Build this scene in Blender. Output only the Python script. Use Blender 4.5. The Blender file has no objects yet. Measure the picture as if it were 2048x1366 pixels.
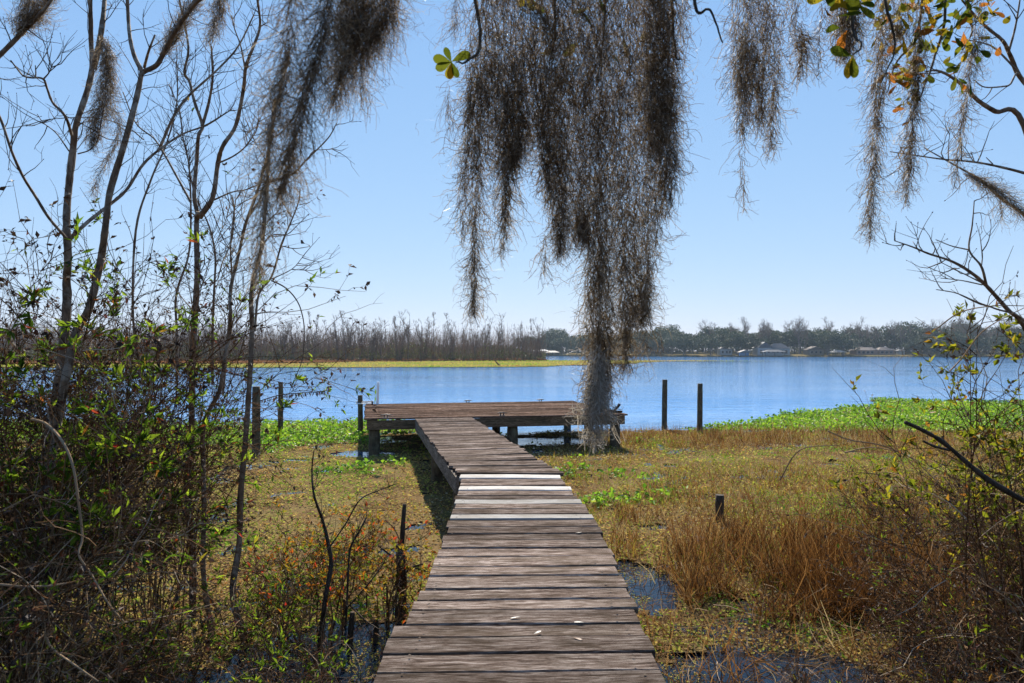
import bpy, math, numpy as np
from mathutils import Vector, Matrix, noise as mnoise

# ------------------------------------------------------------------ camera, sky, sun, exposure
F, HY, CZ = 1365.0, 706.0, 2.23          # focal length in photo pixels, horizon row, eye height over water
scene = bpy.context.scene
COL = scene.collection
cam_d = bpy.data.cameras.new("camera"); cam = bpy.data.objects.new("camera", cam_d); COL.objects.link(cam)
cam_d.sensor_width = 36.0; cam_d.lens = 36.0 * F / 2048.0
cam_d.shift_y = (HY - 683.0) / 2048.0
cam_d.clip_start = 0.05; cam_d.clip_end = 4000
cam.location = (0, 0, CZ); cam.rotation_euler = (math.radians(90), 0, 0)
cam_d.dof.use_dof = True; cam_d.dof.focus_distance = 9.0; cam_d.dof.aperture_fstop = 5.6
scene.camera = cam

SUN_EL, SUN_AZ = math.radians(37.0), math.radians(-2.5)   # azimuth from +Y, positive to the right
world = bpy.data.worlds.new("World"); scene.world = world; world.use_nodes = True
wn = world.node_tree.nodes; wl = world.node_tree.links
bg = wn["Background"]; bg.inputs[1].default_value = 0.066
sky = wn.new("ShaderNodeTexSky"); sky.sky_type = 'NISHITA'; sky.sun_disc = False
sky.sun_elevation = SUN_EL; sky.sun_rotation = SUN_AZ
sky.air_density = 1.0; sky.dust_density = 0.0; sky.ozone_density = 3.0; sky.altitude = 0
# soften the sky's contrast channel by channel: the clear winter sky in view is a flat pale blue
sp_ = wn.new("ShaderNodeSeparateColor"); cb_ = wn.new("ShaderNodeCombineColor"); wl.new(sky.outputs[0], sp_.inputs[0])
for i_, (p_, g_) in enumerate(((0.60, 1.36), (0.42, 2.15), (0.23, 4.05))):
    a_ = wn.new("ShaderNodeMath"); a_.operation = 'POWER'; a_.inputs[1].default_value = p_; wl.new(sp_.outputs[i_], a_.inputs[0])
    b_ = wn.new("ShaderNodeMath"); b_.operation = 'MULTIPLY'; b_.inputs[1].default_value = g_; wl.new(a_.outputs[0], b_.inputs[0]); wl.new(b_.outputs[0], cb_.inputs[i_])
wl.new(cb_.outputs[0], bg.inputs[0])
sun_d = bpy.data.lights.new("sun", 'SUN'); sun_d.energy = 5.0; sun_d.angle = math.radians(0.53); sun_d.color = (1.0, 0.93, 0.82)
sun = bpy.data.objects.new("sun", sun_d); COL.objects.link(sun)
sdir = Vector((math.sin(SUN_AZ) * math.cos(SUN_EL), math.cos(SUN_AZ) * math.cos(SUN_EL), math.sin(SUN_EL)))
sun.rotation_euler = sdir.to_track_quat('Z', 'Y').to_euler(); sun.location = (0, 0, 30)
vs = scene.view_settings; vs.view_transform = 'Standard'; vs.look = 'None'; vs.exposure = 1.18; vs.gamma = 1.0; vs.use_curve_mapping = False
scene.cycles.max_bounces = 8; scene.cycles.diffuse_bounces = 3; scene.cycles.glossy_bounces = 3
scene.cycles.transmission_bounces = 4; scene.cycles.volume_bounces = 0; scene.cycles.transparent_max_bounces = 4
scene.cycles.use_denoising = True
scene.cycles.sample_clamp_indirect = 6.0

# ------------------------------------------------------------------ helpers
R = np.random.default_rng(20240)
def U(a, b, n=None): return R.uniform(a, b, n)
def nrm(v): return v / np.maximum(np.linalg.norm(v, axis=-1, keepdims=True), 1e-9)
def at(px, py, D): return np.array([(px - 1024.0) / F * D, D, CZ - (py - HY) / F * D])
def rdir(n): return nrm(R.normal(size=(n, 3)))

_H = R.random((256, 256))
def vnoise(x, y):
    xi = np.floor(x).astype(int); yi = np.floor(y).astype(int); fx = x - xi; fy = y - yi
    fx = fx * fx * (3 - 2 * fx); fy = fy * fy * (3 - 2 * fy)
    g = lambda a, b: _H[a & 255, b & 255]
    return (g(xi, yi) * (1 - fx) + g(xi + 1, yi) * fx) * (1 - fy) + (g(xi, yi + 1) * (1 - fx) + g(xi + 1, yi + 1) * fx) * fy
def fbm(x, y, s, o=3):
    v = 0.0; a = 0.5; t = 0
    for i in range(o):
        v = v + a * vnoise(x * s + 17.3 * i, y * s + 9.1 * i); t += a; a *= 0.5; s *= 2.1
    return v / t

class MB:
    def __init__(self): self.v = []; self.f = []; self.r = []; self.n = 0
    def add(self, v, faces, rnd=None):
        v = np.asarray(v, float).reshape(-1, 3)
        self.v.append(v)
        for fa in (faces if isinstance(faces, (list, tuple)) else [faces]):
            self.f.append(np.asarray(fa, int) + self.n)
        self.r.append(np.full(len(v), U(0, 1)) if rnd is None else np.broadcast_to(np.asarray(rnd, float).reshape(-1) if np.ndim(rnd) else float(rnd), (len(v),)))
        self.n += len(v)
    def mesh(self, name, mat, smooth=False):
        me = bpy.data.meshes.new(name)
        V = np.concatenate(self.v) if self.v else np.zeros((0, 3))
        me.vertices.add(len(V)); me.vertices.foreach_set("co", V.astype(np.float32).ravel())
        li = np.concatenate([f.ravel() for f in self.f]).astype(np.int32)
        sz = np.concatenate([np.full(len(f), f.shape[1]) for f in self.f]).astype(np.int32)
        st = np.concatenate([[0], np.cumsum(sz)[:-1]]).astype(np.int32)
        me.loops.add(len(li)); me.loops.foreach_set("vertex_index", li)
        me.polygons.add(len(sz)); me.polygons.foreach_set("loop_start", st)
        me.polygons.foreach_set("use_smooth", np.full(len(sz), smooth))
        at_ = me.attributes.new("rnd", 'FLOAT', 'POINT'); at_.data.foreach_set("value", np.concatenate(self.r).astype(np.float32))
        me.update(calc_edges=True)
        for m in (mat if isinstance(mat, list) else [mat]): me.materials.append(m)
        return me
    def build(self, name, mat, parent=None, smooth=False, **tags):
        o = bpy.data.objects.new(name, self.mesh(name, mat, smooth)); COL.objects.link(o)
        if parent is not None: o.parent = parent
        return tag(o, **tags)
    # ---- shapes
    def box(self, c, s, rz=0.0, rnd=None):
        x, y, z = np.array(s) / 2.0
        v = np.array([[a, b, d] for d in (-z, z) for a, b in ((-x, -y), (x, -y), (x, y), (-x, y))])
        ca, sa = math.cos(rz), math.sin(rz)
        v = np.stack([v[:, 0] * ca - v[:, 1] * sa, v[:, 0] * sa + v[:, 1] * ca, v[:, 2]], 1) + np.array(c)
        self.add(v, np.array([[3, 2, 1, 0], [4, 5, 6, 7], [0, 1, 5, 4], [1, 2, 6, 5], [2, 3, 7, 6], [3, 0, 4, 7]]), rnd)
    def tubes(self, P, Rad, sides=3, rnd=None, cap=False):
        P = np.asarray(P, float); n, k, _ = P.shape
        Rad = np.broadcast_to(np.asarray(Rad, float), (n, k))
        T = nrm(np.gradient(P, axis=1))
        ov = nrm(P[:, -1] - P[:, 0])
        ref = nrm(np.cross(ov, rdir(n)))[:, None, :]
        A = nrm(np.cross(T, ref)); B = np.cross(T, A)
        th = np.arange(sides) * 2 * math.pi / sides
        V = P[:, :, None, :] + Rad[:, :, None, None] * (A[:, :, None, :] * np.cos(th)[None, None, :, None] + B[:, :, None, :] * np.sin(th)[None, None, :, None])
        i = np.arange(n)[:, None, None] * k * sides; j = np.arange(k - 1)[None, :, None] * sides; s = np.arange(sides)[None, None, :]; s2 = (s + 1) % sides
        Q = np.stack(np.broadcast_arrays(i + j + s, i + j + s2, i + j + sides + s2, i + j + sides + s), -1).reshape(-1, 4)
        fs = [Q]
        if cap:
            e = (np.arange(n)[:, None] * k * sides + (k - 1) * sides + np.arange(sides)[None, :]); fs.append(e)
        r = U(0, 1, n) if rnd is None else np.broadcast_to(rnd, (n,))
        self.add(V.reshape(-1, 3), fs, np.repeat(r, k * sides))
    def ribbons(self, P, W, ref=None, rnd=None):
        P = np.asarray(P, float); n, k, _ = P.shape
        W = np.broadcast_to(np.asarray(W, float), (n, k))
        T = nrm(np.gradient(P, axis=1)); ref = rdir(n) if ref is None else ref
        S = nrm(np.cross(T, ref[:, None, :])) * W[:, :, None] * 0.5
        V = np.stack([P - S, P + S], 2)
        i = np.arange(n)[:, None] * k * 2; j = np.arange(k - 1)[None, :] * 2
        Q = np.stack([i + j, i + j + 1, i + j + 3, i + j + 2], -1).reshape(-1, 4)
        r = U(0, 1, n) if rnd is None else np.broadcast_to(rnd, (n,))
        self.add(V.reshape(-1, 3), Q, np.repeat(r, k * 2))
    def leaves(self, C, A, N, L, W, rnd=None, fold=0.25, wide=0.45, curl=0.0):
        """folded four-sided blades: base C, axis A, up N"""
        n = len(C); A = nrm(A); S = nrm(np.cross(A, N)); N = np.cross(S, A)
        L = np.broadcast_to(L, (n,))[:, None]; W = np.broadcast_to(W, (n,))[:, None]
        m = C + A * L * wide
        tip = C + A * L - N * L * curl
        V = np.stack([C, m + S * W * .5 + N * W * fold, tip, m - S * W * .5 + N * W * fold], 1)
        b = np.arange(n) * 4
        Fc = np.concatenate([np.stack([b, b + 1, b + 2], 1), np.stack([b, b + 2, b + 3], 1)])
        r = U(0, 1, n) if rnd is None else np.broadcast_to(rnd, (n,))
        self.add(V.reshape(-1, 3), Fc, np.repeat(r, 4))

def tag(o, label=None, category=None, group=None, kind=None):
    if label: o["label"] = label
    if category: o["category"] = category
    if group: o["group"] = group
    if kind: o["kind"] = kind
    return o
def thing(name, label, category, loc=(0, 0, 0), group=None):
    o = bpy.data.objects.new(name, None); COL.objects.link(o); o.location = [float(c) for c in loc]; o.empty_display_size = 0.1
    return tag(o, label, category, group)
def copy_tree(root, loc, rz=0.0, sc=1.0, label=None):
    r = root.copy(); COL.objects.link(r); r.location = loc; r.rotation_euler = (0, 0, rz); r.scale = (sc,) * 3 if np.isscalar(sc) else sc
    if label: r["label"] = label
    for ch in [c for c in root.children]:
        c = ch.copy(); COL.objects.link(c); c.parent = r
        for g in [q for q in ch.children]:
            d = g.copy(); COL.objects.link(d); d.parent = c
    return r
def local(o, P): return np.asarray(P) - np.array(o.location)

def smooth_line(pts, per=6):
    p = np.asarray(pts, float); p = np.vstack([2 * p[0] - p[1], p, 2 * p[-1] - p[-2]]); out = []
    for i in range(1, len(p) - 2):
        t = np.linspace(0, 1, per, endpoint=False)[:, None]; a, b, c, d = p[i - 1], p[i], p[i + 1], p[i + 2]
        out.append(0.5 * (2 * b + (c - a) * t + (2 * a - 5 * b + 4 * c - d) * t ** 2 + (-a + 3 * b - 3 * c + d) * t ** 3))
    return np.vstack(out + [p[-2][None]])
def grow(O, Dr, L, k=5, wig=0.25, pull=(0, 0, 0)):
    """n polylines from O in direction Dr, length L, wandering"""
    n = len(O); d = nrm(Dr); L = np.broadcast_to(L, (n,)); P = [O]; pl = np.asarray(pull, float)
    for i in range(k - 1):
        P.append(P[-1] + d * (L / (k - 1))[:, None])
        d = nrm(d + R.normal(size=(n, 3)) * wig + pl)
    return np.stack(P, 1)
def sprout(P, n, L, k=5, ang=(0.5, 1.1), wig=0.2, pull=(0, 0, 0), lo=0.2, hi=1.0, taperL=0.4):
    """n side shoots off polylines P (m,k,3) or a list of (k,3)"""
    if isinstance(P, list):
        pts = np.vstack([p[int(len(p) * lo):max(int(len(p) * hi), int(len(p) * lo) + 1)] for p in P]); tan = np.vstack([nrm(np.gradient(p, axis=0))[int(len(p) * lo):max(int(len(p) * hi), int(len(p) * lo) + 1)] for p in P])
        s = np.concatenate([np.linspace(0, 1, len(p))[int(len(p) * lo):max(int(len(p) * hi), int(len(p) * lo) + 1)] for p in P])
        i = R.integers(0, len(pts), n); o = pts[i]; t = tan[i]; s = s[i]
    else:
        m, kk, _ = P.shape; i = R.integers(0, m, n); u = U(lo, hi, n) * (kk - 1.001); j = u.astype(int); fr = (u - j)[:, None]
        o = P[i, j] * (1 - fr) + P[i, j + 1] * fr; t = nrm(P[i, j + 1] - P[i, j]); s = u / (kk - 1)
    q = nrm(np.cross(t, rdir(n))); a = U(ang[0], ang[1], n)[:, None]
    d = t * np.cos(a) + q * np.sin(a)
    return grow(o, d, U(L[0], L[1], n) * (1 - taperL * s), k, wig, pull)
def tips_taper(n, k, r0, r1): return np.linspace(1, 0, k)[None, :] * (np.broadcast_to(r0, (n,))[:, None] - r1) + r1

# ------------------------------------------------------------------ materials
def new_mat(name):
    m = bpy.data.materials.new(name); m.use_nodes = True; nt = m.node_tree
    return m, nt, nt.nodes, nt.links, nt.nodes["Principled BSDF"], nt.nodes["Material Output"]
KA = 0.71      # real surfaces are a little darker than first guessed
def ramp(nd, stops, interp='LINEAR'):
    r = nd.new("ShaderNodeValToRGB"); cr = r.color_ramp; cr.interpolation = interp
    while len(cr.elements) < len(stops): cr.elements.new(0.5)
    for e, (p, c) in zip(cr.elements, stops): e.position = p; e.color = (*c, 1)
    return r
def noise_n(nd, lk, vec, scale, detail=4, rough=0.55, dist=0.0):
    n = nd.new("ShaderNodeTexNoise"); n.inputs["Scale"].default_value = scale; n.inputs["Detail"].default_value = detail
    n.inputs["Roughness"].default_value = rough; n.inputs["Distortion"].default_value = dist
    if vec is not None: lk.new(vec, n.inputs["Vector"])
    return n
def mapping(nd, lk, vec, scale=(1, 1, 1), loc=(0, 0, 0)):
    m = nd.new("ShaderNodeMapping"); m.inputs["Scale"].default_value = scale; m.inputs["Location"].default_value = loc
    lk.new(vec, m.inputs["Vector"]); return m
def math_n(nd, lk, op, a, b=None):
    m = nd.new("ShaderNodeMath"); m.operation = op
    for i, x in enumerate((a, b)):
        if x is None: continue
        if isinstance(x, (int, float)): m.inputs[i].default_value = x
        else: lk.new(x, m.inputs[i])
    return m
def mix_c(nd, lk, fac, a, b, mode='MIX'):
    m = nd.new("ShaderNodeMix"); m.data_type = 'RGBA'; m.blend_type = mode
    for s, x in ((0, fac), (6, a), (7, b)):
        if isinstance(x, (int, float)): m.inputs[s].default_value = x
        elif isinstance(x, tuple): m.inputs[s].default_value = (*x, 1)
        else: lk.new(x, m.inputs[s])
    return m
def bump(nd, lk, h, strength, dist=0.01):
    b = nd.new("ShaderNodeBump"); b.inputs["Strength"].default_value = strength; b.inputs["Distance"].default_value = dist
    lk.new(h, b.inputs["Height"]); return b
def leaf_mat(name, stops, trans=0.5, rough=0.5, spec=0.4, tint=(1.0, 1.0, 0.75)):
    """thin leaf: reflects on the lit side, glows through on the other; tone varies leaf by leaf"""
    m, nt, nd, lk, bs, out = new_mat(name)
    a = nd.new("ShaderNodeAttribute"); a.attribute_name = "rnd"
    r = ramp(nd, [(q, tuple(x * KA for x in c)) for q, c in stops]); lk.new(a.outputs["Fac"], r.inputs[0])
    if spec < 0.13:      # dry, matt surfaces
        nd.remove(bs); bs = nd.new("ShaderNodeBsdfDiffuse"); lk.new(r.outputs[0], bs.inputs["Color"])
    else:
        lk.new(r.outputs[0], bs.inputs["Base Color"]); bs.inputs["Roughness"].default_value = rough; bs.inputs["Specular IOR Level"].default_value = spec
    t = nd.new("ShaderNodeBsdfTranslucent"); mc = mix_c(nd, lk, 1.0, r.outputs[0], tint, 'MULTIPLY'); lk.new(mc.outputs[2], t.inputs[0])
    mx = nd.new("ShaderNodeMixShader"); mx.inputs[0].default_value = trans
    lk.new(bs.outputs[0], mx.inputs[1]); lk.new(t.outputs[0], mx.inputs[2]); lk.new(mx.outputs[0], out.inputs[0])
    return m
def bark_mat(name, dark, light, scale=30.0, lichen=None, band=True, amt=0.5):
    m, nt, nd, lk, bs, out = new_mat(name)
    tc = nd.new("ShaderNodeTexCoord"); mp = mapping(nd, lk, tc.outputs["Object"], (1, 1, 0.35))
    n1 = noise_n(nd, lk, mp.outputs[0], scale, 5, 0.65); r = ramp(nd, [(0.32, tuple(x * KA for x in dark)), (0.68, tuple(x * KA for x in light))]); lk.new(n1.outputs[0], r.inputs[0]); c = r.outputs[0]
    if lichen:
        n2 = noise_n(nd, lk, tc.outputs["Object"], 7.0, 4, 0.7); r2 = ramp(nd, [(0.5, (0, 0, 0)), (0.62, (1, 1, 1))]); lk.new(n2.outputs[0], r2.inputs[0])
        f = math_n(nd, lk, 'MULTIPLY', r2.outputs[0], amt); c = mix_c(nd, lk, f.outputs[0], c, lichen).outputs[2]
    lk.new(c, bs.inputs["Base Color"]); bs.inputs["Roughness"].default_value = 0.85; bs.inputs["Specular IOR Level"].default_value = 0.1
    lk.new(bump(nd, lk, n1.outputs[0], 0.6, 0.01).outputs[0], bs.inputs["Normal"])
    return m
def flat_mat(name, col, rough=0.7, var=0.15, scale=6.0, bmp=0.0):
    m, nt, nd, lk, bs, out = new_mat(name)
    tc = nd.new("ShaderNodeTexCoord"); n = noise_n(nd, lk, tc.outputs["Object"], scale, 4, 0.6)
    r = ramp(nd, [(0.3, tuple(x * (1 - var) for x in col)), (0.7, tuple(min(1, x * (1 + var)) for x in col))]); lk.new(n.outputs[0], r.inputs[0])
    lk.new(r.outputs[0], bs.inputs["Base Color"]); bs.inputs["Roughness"].default_value = rough
    if bmp: lk.new(bump(nd, lk, n.outputs[0], bmp, 0.02).outputs[0], bs.inputs["Normal"])
    return m
def wood_mat(name, dark, mid, light, dirt, dirt_amt=0.7, bstr=0.7, bands=True):
    """weathered board: grain runs along local X, each board gets its own stretch of it"""
    m, nt, nd, lk, bs, out = new_mat(name)
    tc = nd.new("ShaderNodeTexCoord"); oi = nd.new("ShaderNodeObjectInfo")
    off = nd.new("ShaderNodeVectorMath"); off.operation = 'SCALE'; off.inputs[0].default_value = (37.1, 19.7, 53.3); lk.new(oi.outputs["Random"], off.inputs["Scale"])
    ad = nd.new("ShaderNodeVectorMath"); lk.new(tc.outputs["Object"], ad.inputs[0]); lk.new(off.outputs[0], ad.inputs[1]); v = ad.outputs[0]
    warp = noise_n(nd, lk, v, 3.0, 2); wv = nd.new("ShaderNodeVectorMath"); wv.operation = 'MULTIPLY_ADD'
    lk.new(warp.outputs["Color"], wv.inputs[0]); wv.inputs[1].default_value = (0, 0.05, 0.05); lk.new(v, wv.inputs[2])
    g1 = noise_n(nd, lk, mapping(nd, lk, wv.outputs[0], (2.0, 38, 38)).outputs[0], 1.0, 5, 0.65)
    g2 = noise_n(nd, lk, mapping(nd, lk, wv.outputs[0], (9.0, 190, 120)).outputs[0], 1.0, 4, 0.6)
    gm = mix_c(nd, lk, 0.6, g1.outputs[0], g2.outputs[0])
    r = ramp(nd, [(0.42, dark), (0.5, mid), (0.60, light)]); lk.new(gm.outputs[2], r.inputs[0])
    d1 = noise_n(nd, lk, mapping(nd, lk, v, (2.2, 5.0, 5.0)).outputs[0], 1.0, 6, 0.7, 0.4); rd = ramp(nd, [(0.44, (0, 0, 0)), (0.66, (1, 1, 1))]); lk.new(d1.outputs[0], rd.inputs[0])
    df = math_n(nd, lk, 'MULTIPLY', rd.outputs[0], dirt_amt)
    c = mix_c(nd, lk, df.outputs[0], r.outputs[0], dirt)
    sp = noise_n(nd, lk, v, 85.0, 2, 0.5); rs = ramp(nd, [(0.60, (0, 0, 0)), (0.72, (1, 1, 1))]); lk.new(sp.outputs[0], rs.inputs[0])
    sf = math_n(nd, lk, 'MULTIPLY', rs.outputs[0], 0.55); c = mix_c(nd, lk, sf.outputs[0], c.outputs[2], tuple(x * 0.35 for x in mid))
    br = nd.new("ShaderNodeHueSaturation"); vv = math_n(nd, lk, 'MULTIPLY_ADD', oi.outputs["Random"], 0.75); vv.inputs[2].default_value = 0.62
    lk.new(vv.outputs[0], br.inputs["Value"]); lk.new(c.outputs[2], br.inputs["Color"])
    nd.remove(bs); bs = nd.new("ShaderNodeBsdfDiffuse"); lk.new(br.outputs[0], bs.inputs["Color"]); bs.inputs["Roughness"].default_value = 0.0; lk.new(bs.outputs[0], out.inputs[0])
    lk.new(bump(nd, lk, gm.outputs[2], bstr, 0.005).outputs[0], bs.inputs["Normal"])
    return m

M = {}
M['plank'] = wood_mat("weathered_plank", (0.045, 0.032, 0.025), (0.140, 0.103, 0.083), (0.32, 0.27, 0.235), (0.050, 0.037, 0.025), 0.8, 0.9)
M['deck'] = wood_mat("weathered_deck", (0.03, 0.017, 0.012), (0.145, 0.092, 0.066), (0.30, 0.215, 0.165), (0.03, 0.021, 0.013), 0.65)
M['newplank'] = wood_mat("pale_new_plank", (0.32, 0.295, 0.255), (0.44, 0.415, 0.38), (0.53, 0.51, 0.48), (0.26, 0.22, 0.175), 0.65, 0.4)
M['beam'] = wood_mat("old_beam", (0.05, 0.034, 0.022), (0.125, 0.082, 0.05), (0.21, 0.15, 0.10), (0.05, 0.045, 0.028), 0.6)
M['greybeam'] = wood_mat("grey_stringer", (0.07, 0.06, 0.052), (0.17, 0.145, 0.125), (0.28, 0.25, 0.22), (0.06, 0.055, 0.04), 0.5)
M['post'] = bark_mat("piling_wood", (0.05, 0.038, 0.026), (0.19, 0.145, 0.09), 14.0, (0.16, 0.16, 0.10), amt=0.5)
M['white'] = flat_mat("white_plastic", (0.78, 0.80, 0.80), 0.35, 0.04)
M['iron'] = flat_mat("rusty_iron", (0.045, 0.035, 0.03), 0.6, 0.3, 40)
M['bark'] = bark_mat("sapling_bark", (0.09, 0.06, 0.04), (0.34, 0.24, 0.16), 26.0, (0.42, 0.38, 0.31), amt=0.55)
M['twig'] = bark_mat("twig_bark", (0.06, 0.04, 0.028), (0.20, 0.14, 0.10), 30.0)
M['deadwood'] = bark_mat("dead_wood", (0.03, 0.023, 0.017), (0.12, 0.09, 0.065), 30.0)
M['stem'] = leaf_mat("dry_stems", [(0.0, (0.07, 0.034, 0.016)), (0.45, (0.19, 0.10, 0.05)), (0.75, (0.36, 0.22, 0.115)), (0.95, (0.50, 0.36, 0.23)), (1.0, (0.60, 0.50, 0.39))], 0.2, 0.6, 0.1)
M['gleaf'] = leaf_mat("green_shrub_leaf", [(0.0, (0.05, 0.09, 0.012)), (0.5, (0.13, 0.23, 0.018)), (0.88, (0.34, 0.46, 0.04)), (0.95, (0.30, 0.14, 0.03)), (1.0, (0.34, 0.04, 0.03))], 0.65, 0.55, 0.15)
M['yleaf'] = leaf_mat("olive_yellow_leaf", [(0.0, (0.09, 0.11, 0.012)), (0.5, (0.22, 0.25, 0.018)), (0.85, (0.40, 0.33, 0.03)), (1.0, (0.34, 0.12, 0.03))], 0.6, 0.55, 0.15)
M['bleaf'] = leaf_mat("withered_leaf", [(0.0, (0.025, 0.016, 0.012)), (0.6, (0.075, 0.045, 0.03)), (0.9, (0.14, 0.075, 0.045)), (1.0, (0.20, 0.06, 0.05))], 0.3, 0.7)
M['oleaf'] = leaf_mat("orange_leaf", [(0.0, (0.10, 0.16, 0.02)), (0.4, (0.28, 0.22, 0.03)), (0.7, (0.42, 0.19, 0.02)), (0.9, (0.45, 0.09, 0.02)), (1.0, (0.45, 0.04, 0.03))], 0.6, 0.55, 0.15)
M['oak'] = leaf_mat("oak_leaf", [(0.0, (0.07, 0.10, 0.015)), (0.45, (0.18, 0.19, 0.02)), (0.75, (0.46, 0.30, 0.025)), (1.0, (0.45, 0.14, 0.03))], 0.6, 0.5, 0.12)
M['moss'] = leaf_mat("spanish_moss", [(0.0, (0.075, 0.047, 0.022)), (0.5, (0.21, 0.145, 0.08)), (0.82, (0.38, 0.29, 0.185)), (1.0, (0.66, 0.60, 0.49))], 0.42, 0.55, 0.3, (1, 0.95, 0.85))
M['mosspale'] = leaf_mat("pale_moss", [(0.0, (0.25, 0.22, 0.17)), (0.5, (0.50, 0.45, 0.38)), (1.0, (0.75, 0.70, 0.62))], 0.4, 0.55, 0.3, (1, 0.95, 0.85))
M['reed'] = leaf_mat("dead_reed", [(0.0, (0.07, 0.03, 0.012)), (0.35, (0.20, 0.085, 0.03)), (0.65, (0.34, 0.17, 0.065)), (0.85, (0.42, 0.27, 0.12)), (1.0, (0.55, 0.44, 0.28))], 0.4, 0.7, 0.1)
M['mat'] = leaf_mat("marsh_plants", [(0.0, (0.74, 0.64, 0.46)), (0.10, (0.30, 0.14, 0.055)), (0.30, (0.54, 0.32, 0.12)), (0.50, (0.68, 0.50, 0.19)), (0.70, (0.52, 0.53, 0.10)), (1.0, (0.19, 0.42, 0.03))], 0.4, 0.8, 0.0)  # first stop: pale straw tone, glints painted into the colour of stray leaves
M['hyacinth'] = leaf_mat("water_hyacinth", [(0.0, (0.05, 0.12, 0.015)), (0.5, (0.21, 0.42, 0.035)), (0.85, (0.42, 0.64, 0.06)), (1.0, (0.68, 0.68, 0.18))], 0.45, 0.5, 0.15)

# ------------------------------------------------------------------ the setting: ground, water, far banks
def sheet(name, xs, ys, zf, mat, **tags):
    X, Y = np.meshgrid(xs, ys); Z = zf(X, Y); nx, ny = len(xs), len(ys)
    i = (np.arange(ny - 1)[:, None] * nx + np.arange(nx - 1)[None, :]).ravel()
    mb = MB(); mb.add(np.stack([X, Y, Z], -1).reshape(-1, 3), np.stack([i, i + 1, i + nx + 1, i + nx], 1), 0.5)
    return mb.build(name, mat, None, True, **tags)
def ground_mat(name, stops, scale=3.0, bmp=0.5, rough=0.9):
    m, nt, nd, lk, bs, out = new_mat(name); tc = nd.new("ShaderNodeTexCoord")
    n1 = noise_n(nd, lk, tc.outputs["Object"], scale, 8, 0.68); r = ramp(nd, stops); lk.new(n1.outputs[0], r.inputs[0])
    n2 = noise_n(nd, lk, tc.outputs["Object"], scale * 14, 4, 0.7); c = mix_c(nd, lk, n2.outputs[0], (0.45, 0.45, 0.45), (1.5, 1.5, 1.4)); mc = mix_c(nd, lk, 1.0, r.outputs[0], c.outputs[2], 'MULTIPLY')
    lk.new(mc.outputs[2], bs.inputs["Base Color"]); bs.inputs["Roughness"].default_value = rough; bs.inputs["Specular IOR Level"].default_value = 0.0
    lk.new(bump(nd, lk, n2.outputs[0], bmp, 0.05).outputs[0], bs.inputs["Normal"]); return m
M['mud'] = ground_mat("mud", [(0.3, (0.025, 0.019, 0.013)), (0.7, (0.075, 0.055, 0.035))], 2.0)
M['peat'] = ground_mat("marsh_mat", [(0.3, (0.06, 0.038, 0.022)), (0.5, (0.15, 0.10, 0.05)), (0.7, (0.16, 0.14, 0.055))], 1.3)
M['shelf'] = ground_mat("lily_shelf", [(0.3, (0.15, 0.09, 0.04)), (0.45, (0.20, 0.17, 0.06)), (0.6, (0.14, 0.17, 0.045)), (0.75, (0.19, 0.22, 0.07))], 0.12, 0.8)
M['russet'] = ground_mat("russet_bank", [(0.3, (0.07, 0.032, 0.016)), (0.7, (0.15, 0.07, 0.03))], 0.15)
M['lawn'] = ground_mat("winter_lawn", [(0.3, (0.11, 0.085, 0.04)), (0.6, (0.20, 0.15, 0.07)), (0.8, (0.11, 0.12, 0.04))], 0.05)

def bed(X, Y):
    return np.where(Y < 3, -0.35 + (3 - Y) * 0.16, -0.35 - np.clip(Y - 3, 0, 40) * 0.03)
sheet("ground", np.concatenate([[-900, -300, -100], np.linspace(-40, 40, 41), [100, 300, 900]]), np.concatenate([[-120, -40], np.linspace(-12, 44, 40), [120, 300, 950]]), bed, M['mud'], kind="structure", label="dark mud bed of the lake and marsh")

def water_mat():
    m, nt, nd, lk, bs, out = new_mat("lake_water"); tc = nd.new("ShaderNodeTexCoord"); v = tc.outputs["Object"]
    bs.inputs["Roughness"].default_value = 0.06; bs.inputs["IOR"].default_value = 1.333
    w1 = noise_n(nd, lk, mapping(nd, lk, v, (0.55, 1.5, 1)).outputs[0], 1.0, 3, 0.55, 0.3)
    w2 = noise_n(nd, lk, mapping(nd, lk, v, (2.3, 6.0, 1)).outputs[0], 1.0, 3, 0.6, 0.3)
    w3 = noise_n(nd, lk, mapping(nd, lk, v, (0.03, 0.09, 1)).outputs[0], 1.0, 3, 0.6)     # gusts: calmer and rougher patches
    s = math_n(nd, lk, 'MULTIPLY_ADD', w2.outputs[0], 0.4); lk.new(w1.outputs[0], s.inputs[2])
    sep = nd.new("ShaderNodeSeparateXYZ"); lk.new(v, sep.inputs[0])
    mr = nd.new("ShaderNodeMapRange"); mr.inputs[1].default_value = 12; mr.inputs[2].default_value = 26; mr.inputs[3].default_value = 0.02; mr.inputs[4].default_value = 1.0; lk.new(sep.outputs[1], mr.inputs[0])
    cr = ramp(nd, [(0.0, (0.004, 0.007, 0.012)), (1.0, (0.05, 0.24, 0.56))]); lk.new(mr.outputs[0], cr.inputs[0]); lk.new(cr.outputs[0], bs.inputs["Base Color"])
    gu = ramp(nd, [(0.38, (0.30,) * 3), (0.62, (1, 1, 1))]); lk.new(w3.outputs[0], gu.inputs[0])
    st = math_n(nd, lk, 'MULTIPLY', mr.outputs[0], gu.outputs[0])
    b = bump(nd, lk, s.outputs[0], 1.0, 0.055); lk.new(st.outputs[0], b.inputs["Strength"]); lk.new(b.outputs[0], bs.inputs["Normal"])
    return m
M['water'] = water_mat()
sheet("water", np.array([-890., -200, 0, 200, 890]), np.array([-5., 50, 300, 940]), lambda X, Y: X * 0.0, M['water'], kind="structure", label="blue rippled lake water")

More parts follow.
